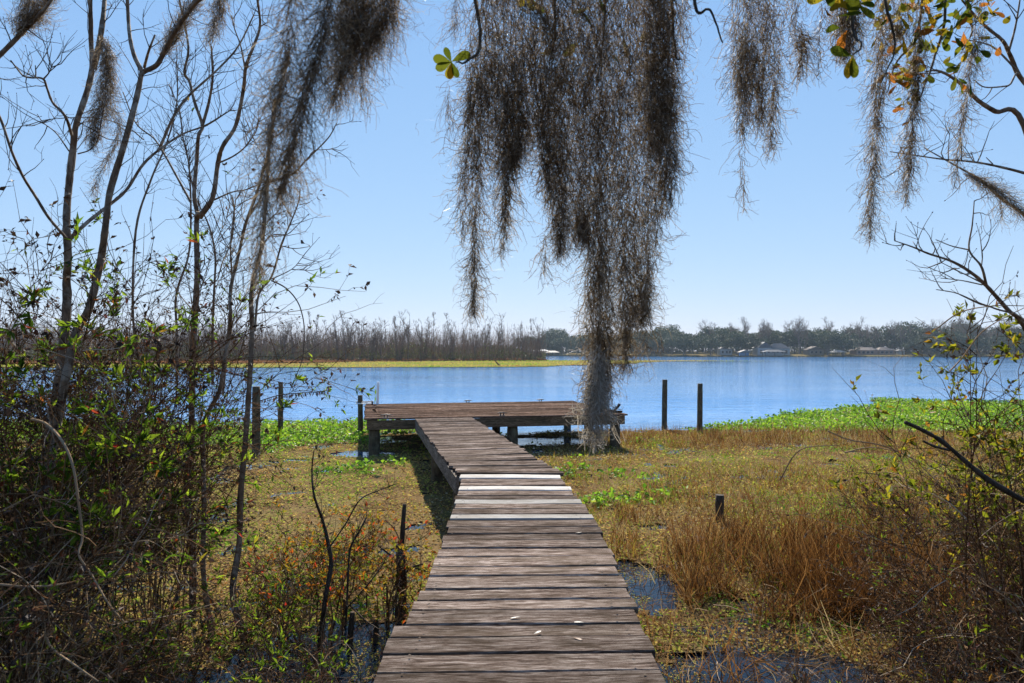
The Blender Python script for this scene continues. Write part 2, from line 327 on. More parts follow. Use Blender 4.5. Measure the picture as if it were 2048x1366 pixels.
def inpoly(X, Y, poly):
    p = np.asarray(poly, float); c = np.zeros(np.shape(X), bool); j = len(p) - 1
    for i in range(len(p)):
        a = (p[i, 1] > Y) != (p[j, 1] > Y)
        c ^= a & (X < (p[j, 0] - p[i, 0]) * (Y - p[i, 1]) / (p[j, 1] - p[i, 1] + 1e-12) + p[i, 0]); j = i
    return c
def masked_sheet(name, x0, x1, y0, y1, step, inside, zf, mat, **tags):
    xs = np.arange(x0, x1 + step, step); ys = np.arange(y0, y1 + step, step); X, Y = np.meshgrid(xs, ys)
    X = X + U(-.3, .3, X.shape) * step; Y = Y + U(-.3, .3, Y.shape) * step; k = inside(X, Y); Z = zf(X, Y); nx = len(xs)
    kk = (k[:-1, :-1].astype(int) + k[1:, :-1] + k[:-1, 1:] + k[1:, 1:]) >= 3
    a, b = np.nonzero(kk); i = a * nx + b
    mb = MB(); mb.add(np.stack([X, Y, Z], -1).reshape(-1, 3), np.stack([i, i + 1, i + nx + 1, i + nx], 1), 0.5)
    return mb.build(name, mat, None, True, **tags)

# marsh outline (plan view, metres)
GREEN_L = [(-30, 16.6), (-9, 16.4), (-6.2, 16.0), (-4.6, 15.8), (-3.6, 17.2), (-2.4, 19.5), (-2.6, 21.2), (-5, 22.2), (-9, 21.2), (-30, 22.2)]
GREEN_R = [(4.6, 19.2), (5.6, 20.0), (7.2, 21.2), (9.3, 23.4), (9.9, 24.8), (11.2, 26.0), (12.0, 25.6), (13.2, 27.6), (15.2, 28.4), (16.2, 30.4), (17.4, 32.6), (19.8, 30.8), (24, 31.2), (60, 33), (60, 20), (20, 19.4), (10, 18.8)]
MARSH = [(-30, 1.5), (-30, 17.2), (-4.4, 16.6), (-3.4, 17.4), (-2.2, 19.0), (0.0, 18.4), (2.2, 19.6), (5.6, 19.8), (10, 20), (60, 22), (60, 2.6), (0.6, 2.6), (-0.6, 4.4), (-1.7, 4.4), (-1.9, 1.5)]
HOLES = [(-1.25, 5.0, 0.8, 0.6), (1.7, 4.4, 0.95, 0.75), (1.25, 6.5, 0.35, 0.7), (-3.3, 15.0, 0.7, .4), (0.8, 17.2, 1.6, 0.7), (3.3, 4.8, .6, .4), (-2.2, 4.2, .9, .5)]
def marsh_in(X, Y):
    k = inpoly(X + (fbm(X, Y, 1.1) - .5) * .5, Y + (fbm(X + 50, Y, 1.1) - .5) * .8, MARSH)
    for hx, hy, hr, hs in HOLES:
        k &= ((X - hx) / hr) ** 2 + ((Y - hy) / hs) ** 2 > 0.55 + fbm(X, Y, 2.0) * 0.9
    return k
def green_in(X, Y):
    dx = (fbm(X, Y + 31, 1.2) - .5) * 1.2; dy = (fbm(X + 77, Y, 1.2) - .5) * 1.4
    return inpoly(X + dx, Y + dy, GREEN_L) | inpoly(X + dx, Y + dy, GREEN_R)
masked_sheet("marsh_ground", -26, 40, 2.4, 34, 0.14, lambda X, Y: (marsh_in(X, Y) & (fbm(X, Y, 1.7) > 0.27)) | green_in(X, Y), lambda X, Y: -0.012 + 0.045 * fbm(X, Y, 2.2), M['peat'], kind="structure", label="brown floating marsh mat")

# far left peninsula and its lily shelf, far right shore
PEN = [(-330, 150), (-120, 168), (-60, 178), (-10, 186), (6, 190), (11, 200), (9, 225), (-20, 260), (-330, 280)]
SHELF = [(-330, 98), (-45, 101), (-10, 103), (6, 110), (18, 130), (42, 182), (72, 186), (48, 197), (10, 200), (-10, 188), (-120, 170), (-330, 152)]
RUSS = [(-330, 128), (-70, 132), (-40, 150), (-36, 172), (-8, 182), (-4, 190), (-120, 176), (-330, 160)]
wob = lambda X, Y: (X + (fbm(X, Y, .12) - .5) * 10, Y + (fbm(X + 40, Y, .12) - .5) * 9)
masked_sheet("lily_shelf", -340, 90, 84, 206, 1.6, lambda X, Y: inpoly(*wob(X, Y), SHELF), lambda X, Y: 0.03 + 0.10 * fbm(X, Y, .4), M['shelf'], kind="structure", label="yellow green lily pads edging the wooded point")
masked_sheet("russet_marsh", -340, 5, 118, 206, 1.6, lambda X, Y: inpoly(*wob(X, Y), RUSS), lambda X, Y: 0.16 + 0.25 * fbm(X, Y, .3), M['russet'], kind="structure", label="russet marsh strip below the leafless wood")
sheet("wooded_bank", np.linspace(-340, 14, 60), np.linspace(172, 290, 30), lambda X, Y: np.where(inpoly(X, Y, PEN), 0.35 + 0.6 * fbm(X, Y, .05), -0.5), M['russet'], kind="structure", label="low bank under the leafless wood")
def shore_y(X): return np.interp(X, [-400, 0, 30, 110, 170, 250, 330, 900], [520, 480, 470, 392, 384, 376, 366, 340])
def bank(X, Y):
    d = Y - shore_y(X); return np.where(d < 0, -0.8, np.clip(d, 0, 6) * .16 + np.clip(d - 4, 0, 70) * 0.035 - .05)
sheet("far_shore", np.linspace(-400, 880, 200), np.concatenate([np.linspace(335, 540, 90), [640, 940]]), bank, M['lawn'], kind="structure", label="pale winter lawn along the far shore")

# ------------------------------------------------------------------ the dock
ROT = math.radians(12.0); ca, sa = math.cos(ROT), math.sin(ROT)
DECK = 0.80
dock = thing("wooden_dock", "weathered plank walkway bending left to a wide T-shaped dock platform", "dock", (0, 8, 0))
def plank(cx, cy, rz, L, W, mat, z=DECK, tilt=0.0, thick=0.038, bow=0.012, name="plank", seed=0):
    nx = 12; ph = U(0, 100)
    s = np.linspace(-.5, .5, nx)
    wob1 = np.array([mnoise.noise((a * L * 2.2, ph, 0.3)) for a in s]) * bow; wob2 = np.array([mnoise.noise((a * L * 2.2, ph + 9, 0.3)) for a in s]) * bow
    cup = U(-.004, .005); rise = np.array([mnoise.noise((a * L * 1.1, ph + 3, .7)) for a in s]) * 0.007
    ys = [(-.5, -1), (-.5, -.22), (-.455, 0), (0, 1), (.455, 0), (.5, -.22), (.5, -1)]
    V = []
    ends = (U(-.015, .015), U(-.015, .015))
    for i, a in enumerate(s):
        x = a * L + (ends[0] * (0.5 - a)) * (i == 0) + ends[1] * (i == nx - 1)
        for j, (b, d) in enumerate(ys):
            y = b * W + (wob1[i] if b < -.1 else wob2[i] if b > .1 else 0)
            zz = -thick if d == -1 else (-0.008 if d == -.22 else (cup if d == 1 else 0))
            V.append((x, y, zz + rise[i]))
    V = np.array(V); k = len(ys); f = []
    for i in range(nx - 1):
        for j in range(k): f.append([i * k + j, (i + 1) * k + j, (i + 1) * k + (j + 1) % k, i * k + (j + 1) % k])
    mb = MB(); mb.add(V, [np.array(f), np.array([list(range(k))]), np.array([list(range((nx - 1) * k, nx * k))[::-1]])], U(0, 1))
    o = mb.build(name, mat, dock, False)
    o.location = (cx, cy - 8, z); o.rotation_euler = (tilt, U(-.004, .004), rz)
    return o
# near straight stretch: joints read along the walkway axis
joints = [0.45, .66, .87, 1.06, 1.27, 1.47, 1.66, 1.87, 2.06, 2.27, 2.46, 2.66, 2.87, 3.064, 3.259, 3.449, 3.608, 3.8125, 3.967, 4.153, 4.386, 4.56, 4.789, 5.005, 5.226, 5.407, 5.64, 5.86, 6.04, 6.245, 6.46, 6.66, 6.86, 7.10, 7.34, 7.53, 7.735, 7.97]
pale = {6.04 - 0.18: 0, 5.86: 1, 6.46: 1, 7.10: 1, 7.735: 1}
for a, b in zip(joints[:-1], joints[1:]):
    c = (a + b) / 2; w = b - a - U(0.006, 0.022)
    xl = np.interp(c, [2.9, 3.4, 4.4, 5.8, 7.3, 8], [-.60, -.60, -.53, -.53, -.565, -.61]) + U(-.012, .012)
    xr = np.interp(c, [2.9, 4.4, 5.2, 5.9, 7.0, 8], [.67, .69, .725, .70, .63, .545]) + U(-.012, .012)
    rz = np.interp(c, [0, 5.5, 6.2, 8.0], [0.030, 0.022, 0.004, -0.018]) + U(-.008, .008)
    isw = pale.get(a, 0)
    o = plank((xl + xr) / 2, c, rz, xr - xl, w if not isw else w * .98, M['newplank'] if isw else M['plank'], DECK + U(-.004, .006) + (0.006 if isw else 0), U(-.02, .02), bow=0.012 if not isw else 0.003)
    if isw: o["label"] = "pale newer replacement plank"
# second stretch, perpendicular to its own heading
def d2w(u, v): return (-1.515 + u * ca - v * sa, 15.05 + u * sa + v * ca)     # dock axes: u across, v outward; origin mid front edge of platform
v = -7.08
wedge = True
while v < -0.10:
    w = U(0.165, 0.215); w = min(w, -0.02 - v)
    cx, cy = d2w(U(-.01, .01), v + w / 2)
    f = np.clip((v + 7.08) / 1.2, 0, 1); rz = ROT * f - .018 * (1 - f)
    Lp = 1.255
    if f < 1: cx += 0.03 * (1 - f); Lp = 1.23
    o = plank(cx, cy, rz + U(-.006, .006), Lp + U(-.02, .03), w - U(.005, .015), M['plank'], DECK + U(-.004, .005), U(-.02, .02), bow=.010)
    v += w
# platform boards
v = 0.0; PW = 5.98; U0 = 1.30      # platform mid is right of the walkway's end
while v < 4.4:
    w = U(0.14, 0.155); cx, cy = d2w(U0 + U(-.012, .012), v + w / 2)
    plank(cx, cy, ROT + U(-.003, .003), PW + U(-.03, .04), w - U(.004, .010), M['deck'], DECK + 0.012 + U(-.003, .004), U(-.012, .012), bow=.006); v += w
def board(name, mat, p, q, h, t, ztop, label=None):
    p = np.array(p); q = np.array(q); L = np.linalg.norm(q - p); mb = MB(); nx = max(2, int(L / .4))
    for i in range(1):
        s = np.linspace(-L / 2, L / 2, nx); V = []
        for a in s:
            dz = mnoise.noise((a * 1.3, L, 2.2)) * .006
            V += [(a, -t / 2, -h + dz), (a, t / 2, -h + dz), (a, t / 2, dz * .5), (a, -t / 2, dz * .5)]
        f = [[i * 4 + j, (i + 1) * 4 + j, (i + 1) * 4 + (j + 1) % 4, i * 4 + (j + 1) % 4] for i in range(nx - 1) for j in range(4)]
        mb.add(np.array(V), [np.array(f + [[3, 2, 1, 0], [(nx - 1) * 4 + j for j in range(4)]])], .5)
    o = mb.build(name, mat, dock); m = (p + q) / 2; o.location = (m[0], m[1] - 8, ztop); o.rotation_euler = (0, 0, math.atan2(q[1] - p[1], q[0] - p[0]))
    if label: o["label"] = label
    return o
def post(parent, name, x, y, z0, z1, r, lean=(0, 0), mat=None, sides=14, off=(0, 8), **tags):
    k = 9; s = np.linspace(0, 1, k)
    P = np.stack([np.array([x + lean[0] * a, y + lean[1] * a, z0 + (z1 - z0) * a]) for a in s])
    rr = r * (1.04 - .06 * s) * (1 + R.normal(size=k) * .012); rr[-1] *= .94
    mb = MB(); mb.tubes(P[None], rr[None], sides, .5, cap=True)
    o = mb.build(name, mat or M['post'], parent, True, **tags)
    me = o.data; me.polygons[len(me.polygons) - 1].use_smooth = False
    return o
def dpost(u, v, r, top): x, y = d2w(u, v); o = post(dock, "post", x, y - 8, -.7, top, r); return o
pu0, pu1 = U0 - PW / 2, U0 + PW / 2
H = .205
zt = DECK - .040 + .012
board("front_beam", M['beam'], d2w(pu0 + .05, .04), d2w(pu1 - .04, .04), H, .045, zt)
board("back_beam", M['beam'], d2w(pu0 + .05, 4.33), d2w(pu1 - .04, 4.33), H, .045, zt)
for u in (pu0 + .06, pu1 - .06): board("side_beam", M['beam'], d2w(u, .07), d2w(u, 4.3), H, .045, zt)
for i in range(1, 8): u = pu0 + i * PW / 8; board("joist", M['beam'], d2w(u, .07), d2w(u, 4.3), .17, .04, zt - .002)
for u in (pu0 + .20, U0 + .30, pu1 - .22):
    for vv in (.19, 2.2, 4.1): dpost(u, vv, .125 if vv < 1 else .105, zt - .19 if vv < 1 else zt - .02)
for u in (-.60, .60): board("stringer", M['greybeam'], d2w(u, -6.98), d2w(u, -.02), .20, .042, DECK - .042)
for u in (-.47, .47):
    for vv in (-3.3, -6.3): dpost(u, vv, .10, DECK - .06)
for x in (-.49, .56): board("stringer", M['greybeam'], (x, .5), (x - .02, 7.95), .19, .042, DECK - .044)
for x in (-.42, .50):
    for y in (1.4, 3.9, 6.2): post(dock, "post", x, y - 8, -.7, DECK - .06, .09)
# nail heads, two pairs to a board on the near stretch
mb = MB()
for a, b in zip(joints[:-1], joints[1:]):
    for xx in (-.47, .58):
        for yy in (a + .05, b - .05):
            if a > 1.8 and U(0, 1) < .85: c = np.array([xx + U(-.02, .02), yy - 8 + U(-.01, .01), DECK + .0115]); th = np.arange(6) * math.pi / 3; mb.add(c + np.stack([np.cos(th), np.sin(th), 0 * th], 1) * U(.005, .008), np.array([[0, 1, 2, 3, 4, 5]]), .5)
mb.build("nail_heads", M['deadwood'], dock, kind="stuff")
# cleats, pipe and ladder bracket
def cleat(u, v):
    x, y = d2w(u, v); mb = MB(); z = DECK + .012
    for s in (-1, 1): mb.tubes(np.array([[[s * .035, 0, 0], [s * .035, 0, .045], [s * .03, 0, .06]]]), .013, 6, .5)
    P = np.array([[-.12, 0, .052], [-.07, 0, .062], [0, 0, .066], [.07, 0, .062], [.12, 0, .052]]); mb.tubes(P[None], np.array([[.006, .012, .014, .012, .006]]), 6, .5)
    for s in (-1, 1): mb.box((s * .035, 0, .005), (.06, .05, .01))
    o = mb.build("cleat", M['iron'], dock, True); o.location = (x, y - 8, z + .004); o.rotation_euler = (0, 0, ROT)
for u, vv in ((pu0 + .45, .16), (pu0 + 2.85, 4.22), (pu1 - 1.0, 4.22), (U0 + .05, .14), (pu1 - .35, .2)): cleat(u, vv)
x, y = d2w(pu0 + .32, 4.25)
post(dock, "pipe", x, y - 8, DECK - .25, 1.43, .036, (.03, 0), M['white'], 10, label="white upright plastic pipe at the outer corner")
mb = MB(); x, y = d2w(pu0 - .02, 4.1); mb.box((x, y - 8, DECK + .09), (.46, .06, .03), ROT); mb.box((x + .2, y - 8 + .05, DECK + .05), (.05, .05, .12), ROT); mb.build("ladder_bracket", M['iron'], dock)
mb = MB(); mb.box((x, y - 8 - .12, DECK + .055), (.42, .09, .025), ROT); mb.build("ladder_step", M['white'], dock)

# free standing mooring posts
for px, py, D, top, r, lb in ((722, 868, 18.8, 1.07, .07, "short square-cut post beside the platform's far left corner"), (561, 868, 18.8, 1.43, .068, "slim post standing in green water plants behind the thicker one"),
        (512, 913, 14.7, 1.51, .088, "thick brown post at the edge of the green water plants"), (1328, 858, 20.0, 1.45, .078, "taller of the two posts in the water beyond the marsh"), (1399, 866, 19.0, 1.38, .075, "second post from the platform, nearer the reeds")):
    p = at(px, 0, D); o = post(None, "mooring_post", 0, 0, -.8, top, r, (U(-.03, .03), 0), label=lb, category="post", group="mooring posts in the shallows"); o.location = (p[0], D, 0)
o = post(None, "broken_post", 0, 0, -.5, .36, .06, (.02, 0), M['deadwood'], label="short rotten post stub poking up from the reeds", category="post"); o.location = (2.72, 9.0, 0)

# leaves and debris lying on the walkway
def leaf_outline(L, W, notch=False):
    s = np.array([0, .12, .3, .5, .7, .86, .96, 1.0]); w = np.array([.02, .10, .28, .44, .5, .42, .24, .02]) * W
    V = [(a * L, 0, -.02 * math.sin(a * 3.1) * L) for a in s]; n = len(s)
    V += [(a * L, b, .05 * W + .10 * b - .05 * L * a * a) for a, b in zip(s, w)]; V += [(a * L, -b, .05 * W + .10 * b - .05 * L * a * a) for a, b in zip(s, w)]
    f = [[i, i + 1, n + i + 1, n + i] for i in range(n - 1)] + [[i + 1, i, 2 * n + i, 2 * n + i + 1] for i in range(n - 1)]
    return np.array(V), np.array(f)
dry = []
for c, nm_ in (((.36, .32, .27), "bleached_leaf"), ((.16, .075, .03), "brown_leaf")):
    mb = MB(); V, f = leaf_outline(.062, .017); mb.add(V, f, .5); dry.append(mb.mesh(nm_, flat_mat(nm_, c, .6)))
for px, py, k, rz, lb in ((1043, 1236, 0, 3.3, "bleached curled leaf on a plank near the middle of the walkway"), (1171, 1248, 0, 2.9, "bleached leaf beside a gap near the walkway's edge"), (1067, 1272, 0, .9, "small pale leaf standing across a plank seam"),
        (1142, 1276, 1, -.5, "brown dry leaf lying on the near walkway planks"), (1053, 1017, 0, .3, "tiny pale leaf between two pale replacement planks"), (1150, 1068, 0, .5, "tiny pale leaf on grey planks below the pale ones")):
    D = 1.43 * F / (py - HY); o = bpy.data.objects.new("fallen_leaf", dry[k]); COL.objects.link(o); o.location = ((px - 1024) / F * D, D, DECK + .008); o.rotation_euler = (U(-.15, .15), U(-.02, .08), rz)
    tag(o, lb, "leaf", "fallen leaves on the walkway")
# forked driftwood on the platform's right corner
x, y = d2w(pu1 - .25, .35); o = thing("dead_branch", "dark forked dead branch lying on the platform's right corner", "branch", (x, y, DECK + .02))
mb = MB(); P = smooth_line([(-.9, .1, .02), (-.4, .0, .05), (0, 0, .03), (.12, 0, .10), (.2, 0, .2)]); mb.tubes(P[None], np.linspace(.012, .035, len(P))[None], 6, .5, True)
P = smooth_line([(-.5, -.1, .02), (-.1, 0, .02), (.26, .02, .02)]); mb.tubes(P[None], .022, 6, .5, True); mb.build("stick", M['deadwood'], o, True)
mb = MB(); T = grow(np.tile([-.35, 0, .03], (40, 1)) + R.normal(size=(40, 3)) * (.25, .1, .01), np.stack([U(-1, 1, 40), U(-.6, .2, 40), U(-.1, .5, 40)], 1), U(.1, .35, 40), 4, .3); mb.tubes(T, .004, 3); mb.build("twig", M['stem'], o, kind="stuff")

# ------------------------------------------------------------------ far woods
M['farbark'] = bark_mat("grey_tree_bark", (0.11, 0.085, 0.07), (0.26, 0.22, 0.19), 2.0)
M['fartwig'] = leaf_mat("far_twigs", [(0.0, (0.13, 0.085, 0.06)), (0.6, (0.22, 0.15, 0.11)), (1.0, (0.28, 0.16, 0.11))], 0.1, 0.8)
M['faroak'] = leaf_mat("evergreen_foliage", [(0.0, (0.02, 0.035, 0.014)), (0.6, (0.05, 0.075, 0.028)), (1.0, (0.095, 0.12, 0.05))], 0.2, 0.6)
M['farshrub'] = leaf_mat("scrub_foliage", [(0.0, (0.05, 0.06, 0.025)), (0.4, (0.13, 0.13, 0.05)), (0.6, (0.17, 0.18, 0.06)), (0.8, (0.20, 0.13, 0.07)), (1.0, (0.22, 0.12, 0.07))], 0.3, 0.7)
M['shade'] = leaf_mat("thicket_foliage", [(0.0, (0.05, 0.042, 0.032)), (0.6, (0.105, 0.085, 0.06)), (1.0, (0.12, 0.13, 0.06))], 0.25, 0.8)
def bare_tree(name, label, cat, group, h, spread, n1, n2, n3, rt, up=.25, lowest=.25, forks=0):
    t = thing(name, label, cat, (0, 0, 0), group)
    k = 8; T = grow(np.zeros((1, 3)), np.array([[U(-.08, .08), U(-.08, .08), 1.]]), np.array([h]), k, .06, (0, 0, .06))
    allT = [T]
    if forks: allT.append(sprout(T, forks, (h * .5, h * .75), 8, (.25, .5), .08, (0, 0, .12), .15, .45, .2))
    mb = MB(); mb.tubes(T, tips_taper(1, k, rt, .02), 6)
    if forks: mb.tubes(allT[1], tips_taper(forks, 8, rt * .65, .02), 5)
    mb.build("trunk", M['farbark'], t, True)
    mb = MB(); Tm = np.concatenate(allT)
    B1 = sprout(Tm, n1, (spread * .7, spread * 1.3), 6, (.4, 1.0), .14, (0, 0, up), lowest, .97, .55); mb.tubes(B1, tips_taper(n1, 6, rt * .32, .022), 3)
    B2 = sprout(B1, n2, (spread * .25, spread * .6), 5, (.4, 1.0), .2, (0, 0, up * .6), .25, 1, .3); mb.tubes(B2, tips_taper(n2, 5, rt * .15, .016), 3)
    B3 = sprout(B2, n3, (spread * .10, spread * .3), 4, (.4, 1.0), .2, (0, 0, .1), .2, 1, .2); mb.ribbons(B3, np.linspace(.045, .022, 4)[None, :])
    mb.build("crown", M['fartwig'], t)
    return t
def leafy(C, rad, n, size, flat=.75):
    i = R.integers(0, len(C), n); d = rdir(n) * (U(0.25, 1, n) ** .5)[:, None] * rad[i][:, None]; d[:, 2] *= flat
    return C[i] + d, i
def oak_tree(name, label, cat, group, h, w, ncl, nl, size, mat):
    t = thing(name, label, cat, (0, 0, 0), group)
    th = h * U(.22, .32); T = grow(np.zeros((1, 3)), np.array([[U(-.15, .15), U(-.15, .15), 1.]]), np.array([th * 1.3]), 5, .08)
    mb = MB(); mb.tubes(T, tips_taper(1, 5, h * .035, h * .02), 7); L = sprout(T, 9, (h * .35, h * .6), 6, (.4, 1.1), .16, (0, 0, .1), .5, 1, .1); mb.tubes(L, tips_taper(9, 6, h * .014, .03), 4); mb.build("trunk", M['farbark'], t, True)
    a = U(0, 2 * math.pi, ncl); rr = np.sqrt(U(0, 1, ncl)) * w * .5; zz = th * .8 + (h - th) * (0.15 + .75 * U(0, 1, ncl) * np.sqrt(np.clip(1 - (rr / (w * .55)) ** 2, 0.05, 1)))
    C = np.stack([rr * np.cos(a), rr * np.sin(a), zz], 1); C[:9] = L[:, -1] * (1, 1, .98)
    rad = U(.09, .19, ncl) * h
    P, i = leafy(C, rad, nl, size); mb = MB(); A = nrm(rdir(nl) + (0, 0, -.3)); mb.leaves(P, A, rdir(nl), U(.6, 1.3, nl) * size, U(.5, .9, nl) * size, rnd=np.clip((C[i, 2] / h) * .3 + U(0, .7, nl), 0, 1)); mb.build("crown", mat, t)
    return t

def bank_z(x, y): return float(bank(np.array([x]), np.array([y]))[0])
# leafless wood on the peninsula
LW = "bare trees of the wood on the point"
lw_lab = ["slender grey leafless tree in the far wood", "crooked spreading leafless tree in the far wood", "forked leafless tree in the far wood", "thin whip-like leafless tree in the far wood"]
def wood_place(x, y):
    px = x / y * F + 1024; side = "in front" if y < 192 else "set back"
    return (" behind the left thicket" if px < 330 else " behind the saplings" if px < 560 else " beyond the dock's left post" if px < 800 else " beyond the platform" if px < 990 else " at the point's tip") + ", " + side
protos = [bare_tree("leafless_tree", lw_lab[0], "tree", LW, 12.5, 1.7, 24, 70, 220, .13), bare_tree("leafless_tree", lw_lab[1], "tree", LW, 11, 2.8, 22, 80, 260, .15, .2, .2),
          bare_tree("leafless_tree", lw_lab[2], "tree", LW, 12.5, 2.6, 26, 90, 280, .15, .3, .2, 2), bare_tree("leafless_tree", lw_lab[3], "tree", LW, 11, 1.1, 20, 50, 150, .09, .35, .2),
          bare_tree("leafless_tree", lw_lab[0], "tree", LW, 10.5, 1.5, 22, 70, 200, .11, .3, .18), bare_tree("leafless_tree", lw_lab[2], "tree", LW, 11.5, 2.2, 26, 90, 260, .14, .25, .2, 3)]
wlab = [q_["label"] for q_ in protos]; used = set(); spots = []
for i in range(290):
    y = U(176, 245) if i % 3 else U(174, 196); x = -float(U(0, 1)) * .80 * y + 7 * (y / 190)
    if not inpoly(np.array([x]), np.array([y + 0.0]), PEN)[0]: continue
    spots.append((x, y))
spots += [(3.0, 197), (5.2, 200), (-2, 194), (-88, 186), (-30, 190), (-55, 184), (8, 203), (-70, 190)]
for i, (x, y) in enumerate(spots):
    k = int(R.choice(6, p=[.24, .1, .14, .24, .18, .1])); p = protos[k]; s = U(.55, 1.1) * float(np.interp(x / y, [-.75, -.45, -.2, 0.05], [.95, .95, 1.05, .92])); z = .3
    if k not in used: used.add(k); p.location = (x, y, z); p.rotation_euler = (0, 0, U(0, 6)); p.scale = (s,) * 3; o = p
    else: o = copy_tree(p, (x, y, z), U(0, 6), s)
    o["label"] = wlab[k] + wood_place(x, y)
# scrub layer at the wood's foot: one mass
mb = MB(); n = 60000
y = U(170, 232, n); x = (-U(0, 1, n) * .85 * y) + 10; k = inpoly(x, y, PEN); x, y = x[k], y[k]; n = len(x)
hh = np.clip(fbm(x, y, .16) * 9.0 - 1.6, .7, 6.0) * np.interp(x, [-40, 4, 9], [1, .8, .5]); P = np.stack([x, y, .3 + hh * U(0, 1, n) ** 1.2], 1)
mb.leaves(P, nrm(rdir(n) + (0, 0, .7)), rdir(n), U(.3, .8, n), U(.18, .45, n), rnd=np.clip(fbm(x + 20, y, .2) * 1.5 - .3 + U(-.25, .25, n), 0, 1))
mb.build("scrub", M['farshrub'], None, label="olive and brown scrub at the foot of the leafless wood", category="scrub", kind="stuff")
mb = MB(); n = 13000; y = U(176, 262, n); x = (-U(0, 1, n) * .85 * y) + 12; k = inpoly(x, y, PEN); x, y = x[k], y[k]; n = len(x)
G = grow(np.stack([x, y, np.full(n, .2)], 1), np.stack([R.normal(size=n) * .14, R.normal(size=n) * .14, np.ones(n)], 1), U(3, 10.5, n), 4, .07); mb.ribbons(G, np.linspace(.13, .03, 4)[None, :])
o_ = sprout(G, 42000, (.6, 2.2), 3, (.4, .9), .15, (0, 0, .2), .3, 1); mb.ribbons(o_, np.linspace(.06, .025, 3)[None, :])
mb.build("sapling_thicket", M['fartwig'], None, label="dense leafless sapling stems massed inside the wood", category="thicket", kind="stuff")
# fringe of reeds on the lily shelf
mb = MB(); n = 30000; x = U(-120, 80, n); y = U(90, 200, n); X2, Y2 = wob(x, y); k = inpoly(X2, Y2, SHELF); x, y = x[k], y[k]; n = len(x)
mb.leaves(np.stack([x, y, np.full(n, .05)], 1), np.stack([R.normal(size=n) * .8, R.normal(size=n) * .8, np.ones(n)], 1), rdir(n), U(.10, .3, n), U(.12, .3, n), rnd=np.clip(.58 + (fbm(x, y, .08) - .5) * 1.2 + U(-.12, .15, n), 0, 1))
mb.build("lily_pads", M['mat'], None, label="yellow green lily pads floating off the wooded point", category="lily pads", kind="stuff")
o = thing("dead_snag", "dark stub sticking out of the lily pads", "snag", (-2.6, 118, 0)); mb = MB(); mb.tubes(np.array([[[.5, 0, 0], [.1, 0, .4], [-.5, 0, 1.1]]]), np.array([[.14, .12, .05]]), 6, .5, True); mb.build("stub", M['deadwood'], o)

# far right shore: evergreen oaks, bare trees, houses
OK_ = "evergreen oaks along the far shore"
olab = ["rounded dark evergreen oak on the far shore", "broad spreading blue-grey oak on the far shore", "tall domed evergreen tree on the far shore", "small bushy evergreen tree on the far shore"]
po = [oak_tree("evergreen_oak", olab[0], "tree", OK_, 12, 13, 34, 2600, .62, M['faroak']), oak_tree("evergreen_oak", olab[1], "tree", OK_, 11, 17, 42, 3000, .62, M['faroak']),
      oak_tree("evergreen_oak", olab[2], "tree", OK_, 14.5, 11, 34, 2600, .62, M['faroak']), oak_tree("evergreen_oak", olab[3], "tree", OK_, 8, 9, 22, 1700, .55, M['faroak'])]
BL = "bare trees rising above the far oaks"
pb = [bare_tree("tall_bare_tree", "tall leafless tree with an open crown above the far oaks", "tree", BL, 16, 5.5, 36, 150, 560, .28, .18, .35, 3), bare_tree("tall_bare_tree", "tall narrow leafless tree above the far oaks", "tree", BL, 17, 3.8, 30, 120, 460, .24, .25, .4, 1)]
HOUSE = [(188, 388), (143, 392), (215, 392), (166, 390), (177, 392), (200, 384)]
used = set()
SHORE = [(1150, "past the wooded point"), (1330, "behind the hanging moss"), (1430, "left of the cottage"), (1480, "around the cottage"), (1600, "behind the white house"), (1690, "by the tan-roofed boathouse"), (1790, "behind the brick house"), (1880, "right of the little shed"), (9999, "beyond the right-hand shrubs")]
base_lab = {}
def put(protos, k, key, x, y, s):
    p = protos[k]; z = max(bank_z(x, y), .1); lb = base_lab.setdefault((key, k), p["label"]); px = x / y * F + 1024; lb = lb + ", " + next(t for a, t in SHORE if px < a)
    if (key, k) not in used: used.add((key, k)); p.location = (x, y, z); p.rotation_euler = (0, 0, U(0, 6)); p.scale = (s,) * 3; p["label"] = lb
    else: copy_tree(p, (x, y, z), U(0, 6), s, lb)
CLEAR = [(1425, 1470), (1500, 1585), (1610, 1645), (1695, 1790), (1790, 1815)]
n_o = 0
for i in range(230):
    row = i % 3; px = U(1050, 2075); 
    x0 = (px - 1024) / F * 400; ys = float(shore_y(np.array([x0]))[0]); y = ys + (U(6, 14), U(30, 46), U(52, 75))[row]; x = (px - 1024) / F * y
    if row == 0 and any(a - 2 < px < b + 2 for a, b in CLEAR) and U(0, 1) < .75: continue
    if row == 0 and px > 1490 and U(0, 1) < .45: continue
    if row == 1 and any(a - 3 < px < b + 3 for a, b in CLEAR) and U(0, 1) < .5: y += 14
    s = U(.95, 1.6) * (1.0 if row else .8) * float(np.interp(px, [1050, 1300, 1600, 1900], [.98, .98, 1.0, 1.08])); put(po, int(R.choice([0, 1, 2, 3], p=[.34, .34, .2, .12])), 'o', x, y, s)
for px in list(U(1400, 2060, 34)) + [1425, 1462, 1520, 1576, 1700, 1718, 1735, 1860, 1880, 1905, 1930]:
    x0 = (px - 1024) / F * 400; y = float(shore_y(np.array([x0]))[0]) + U(14, 60); put(pb, int(R.integers(0, 2)), 'b', (px - 1024) / F * y, y, U(.95, 1.3))
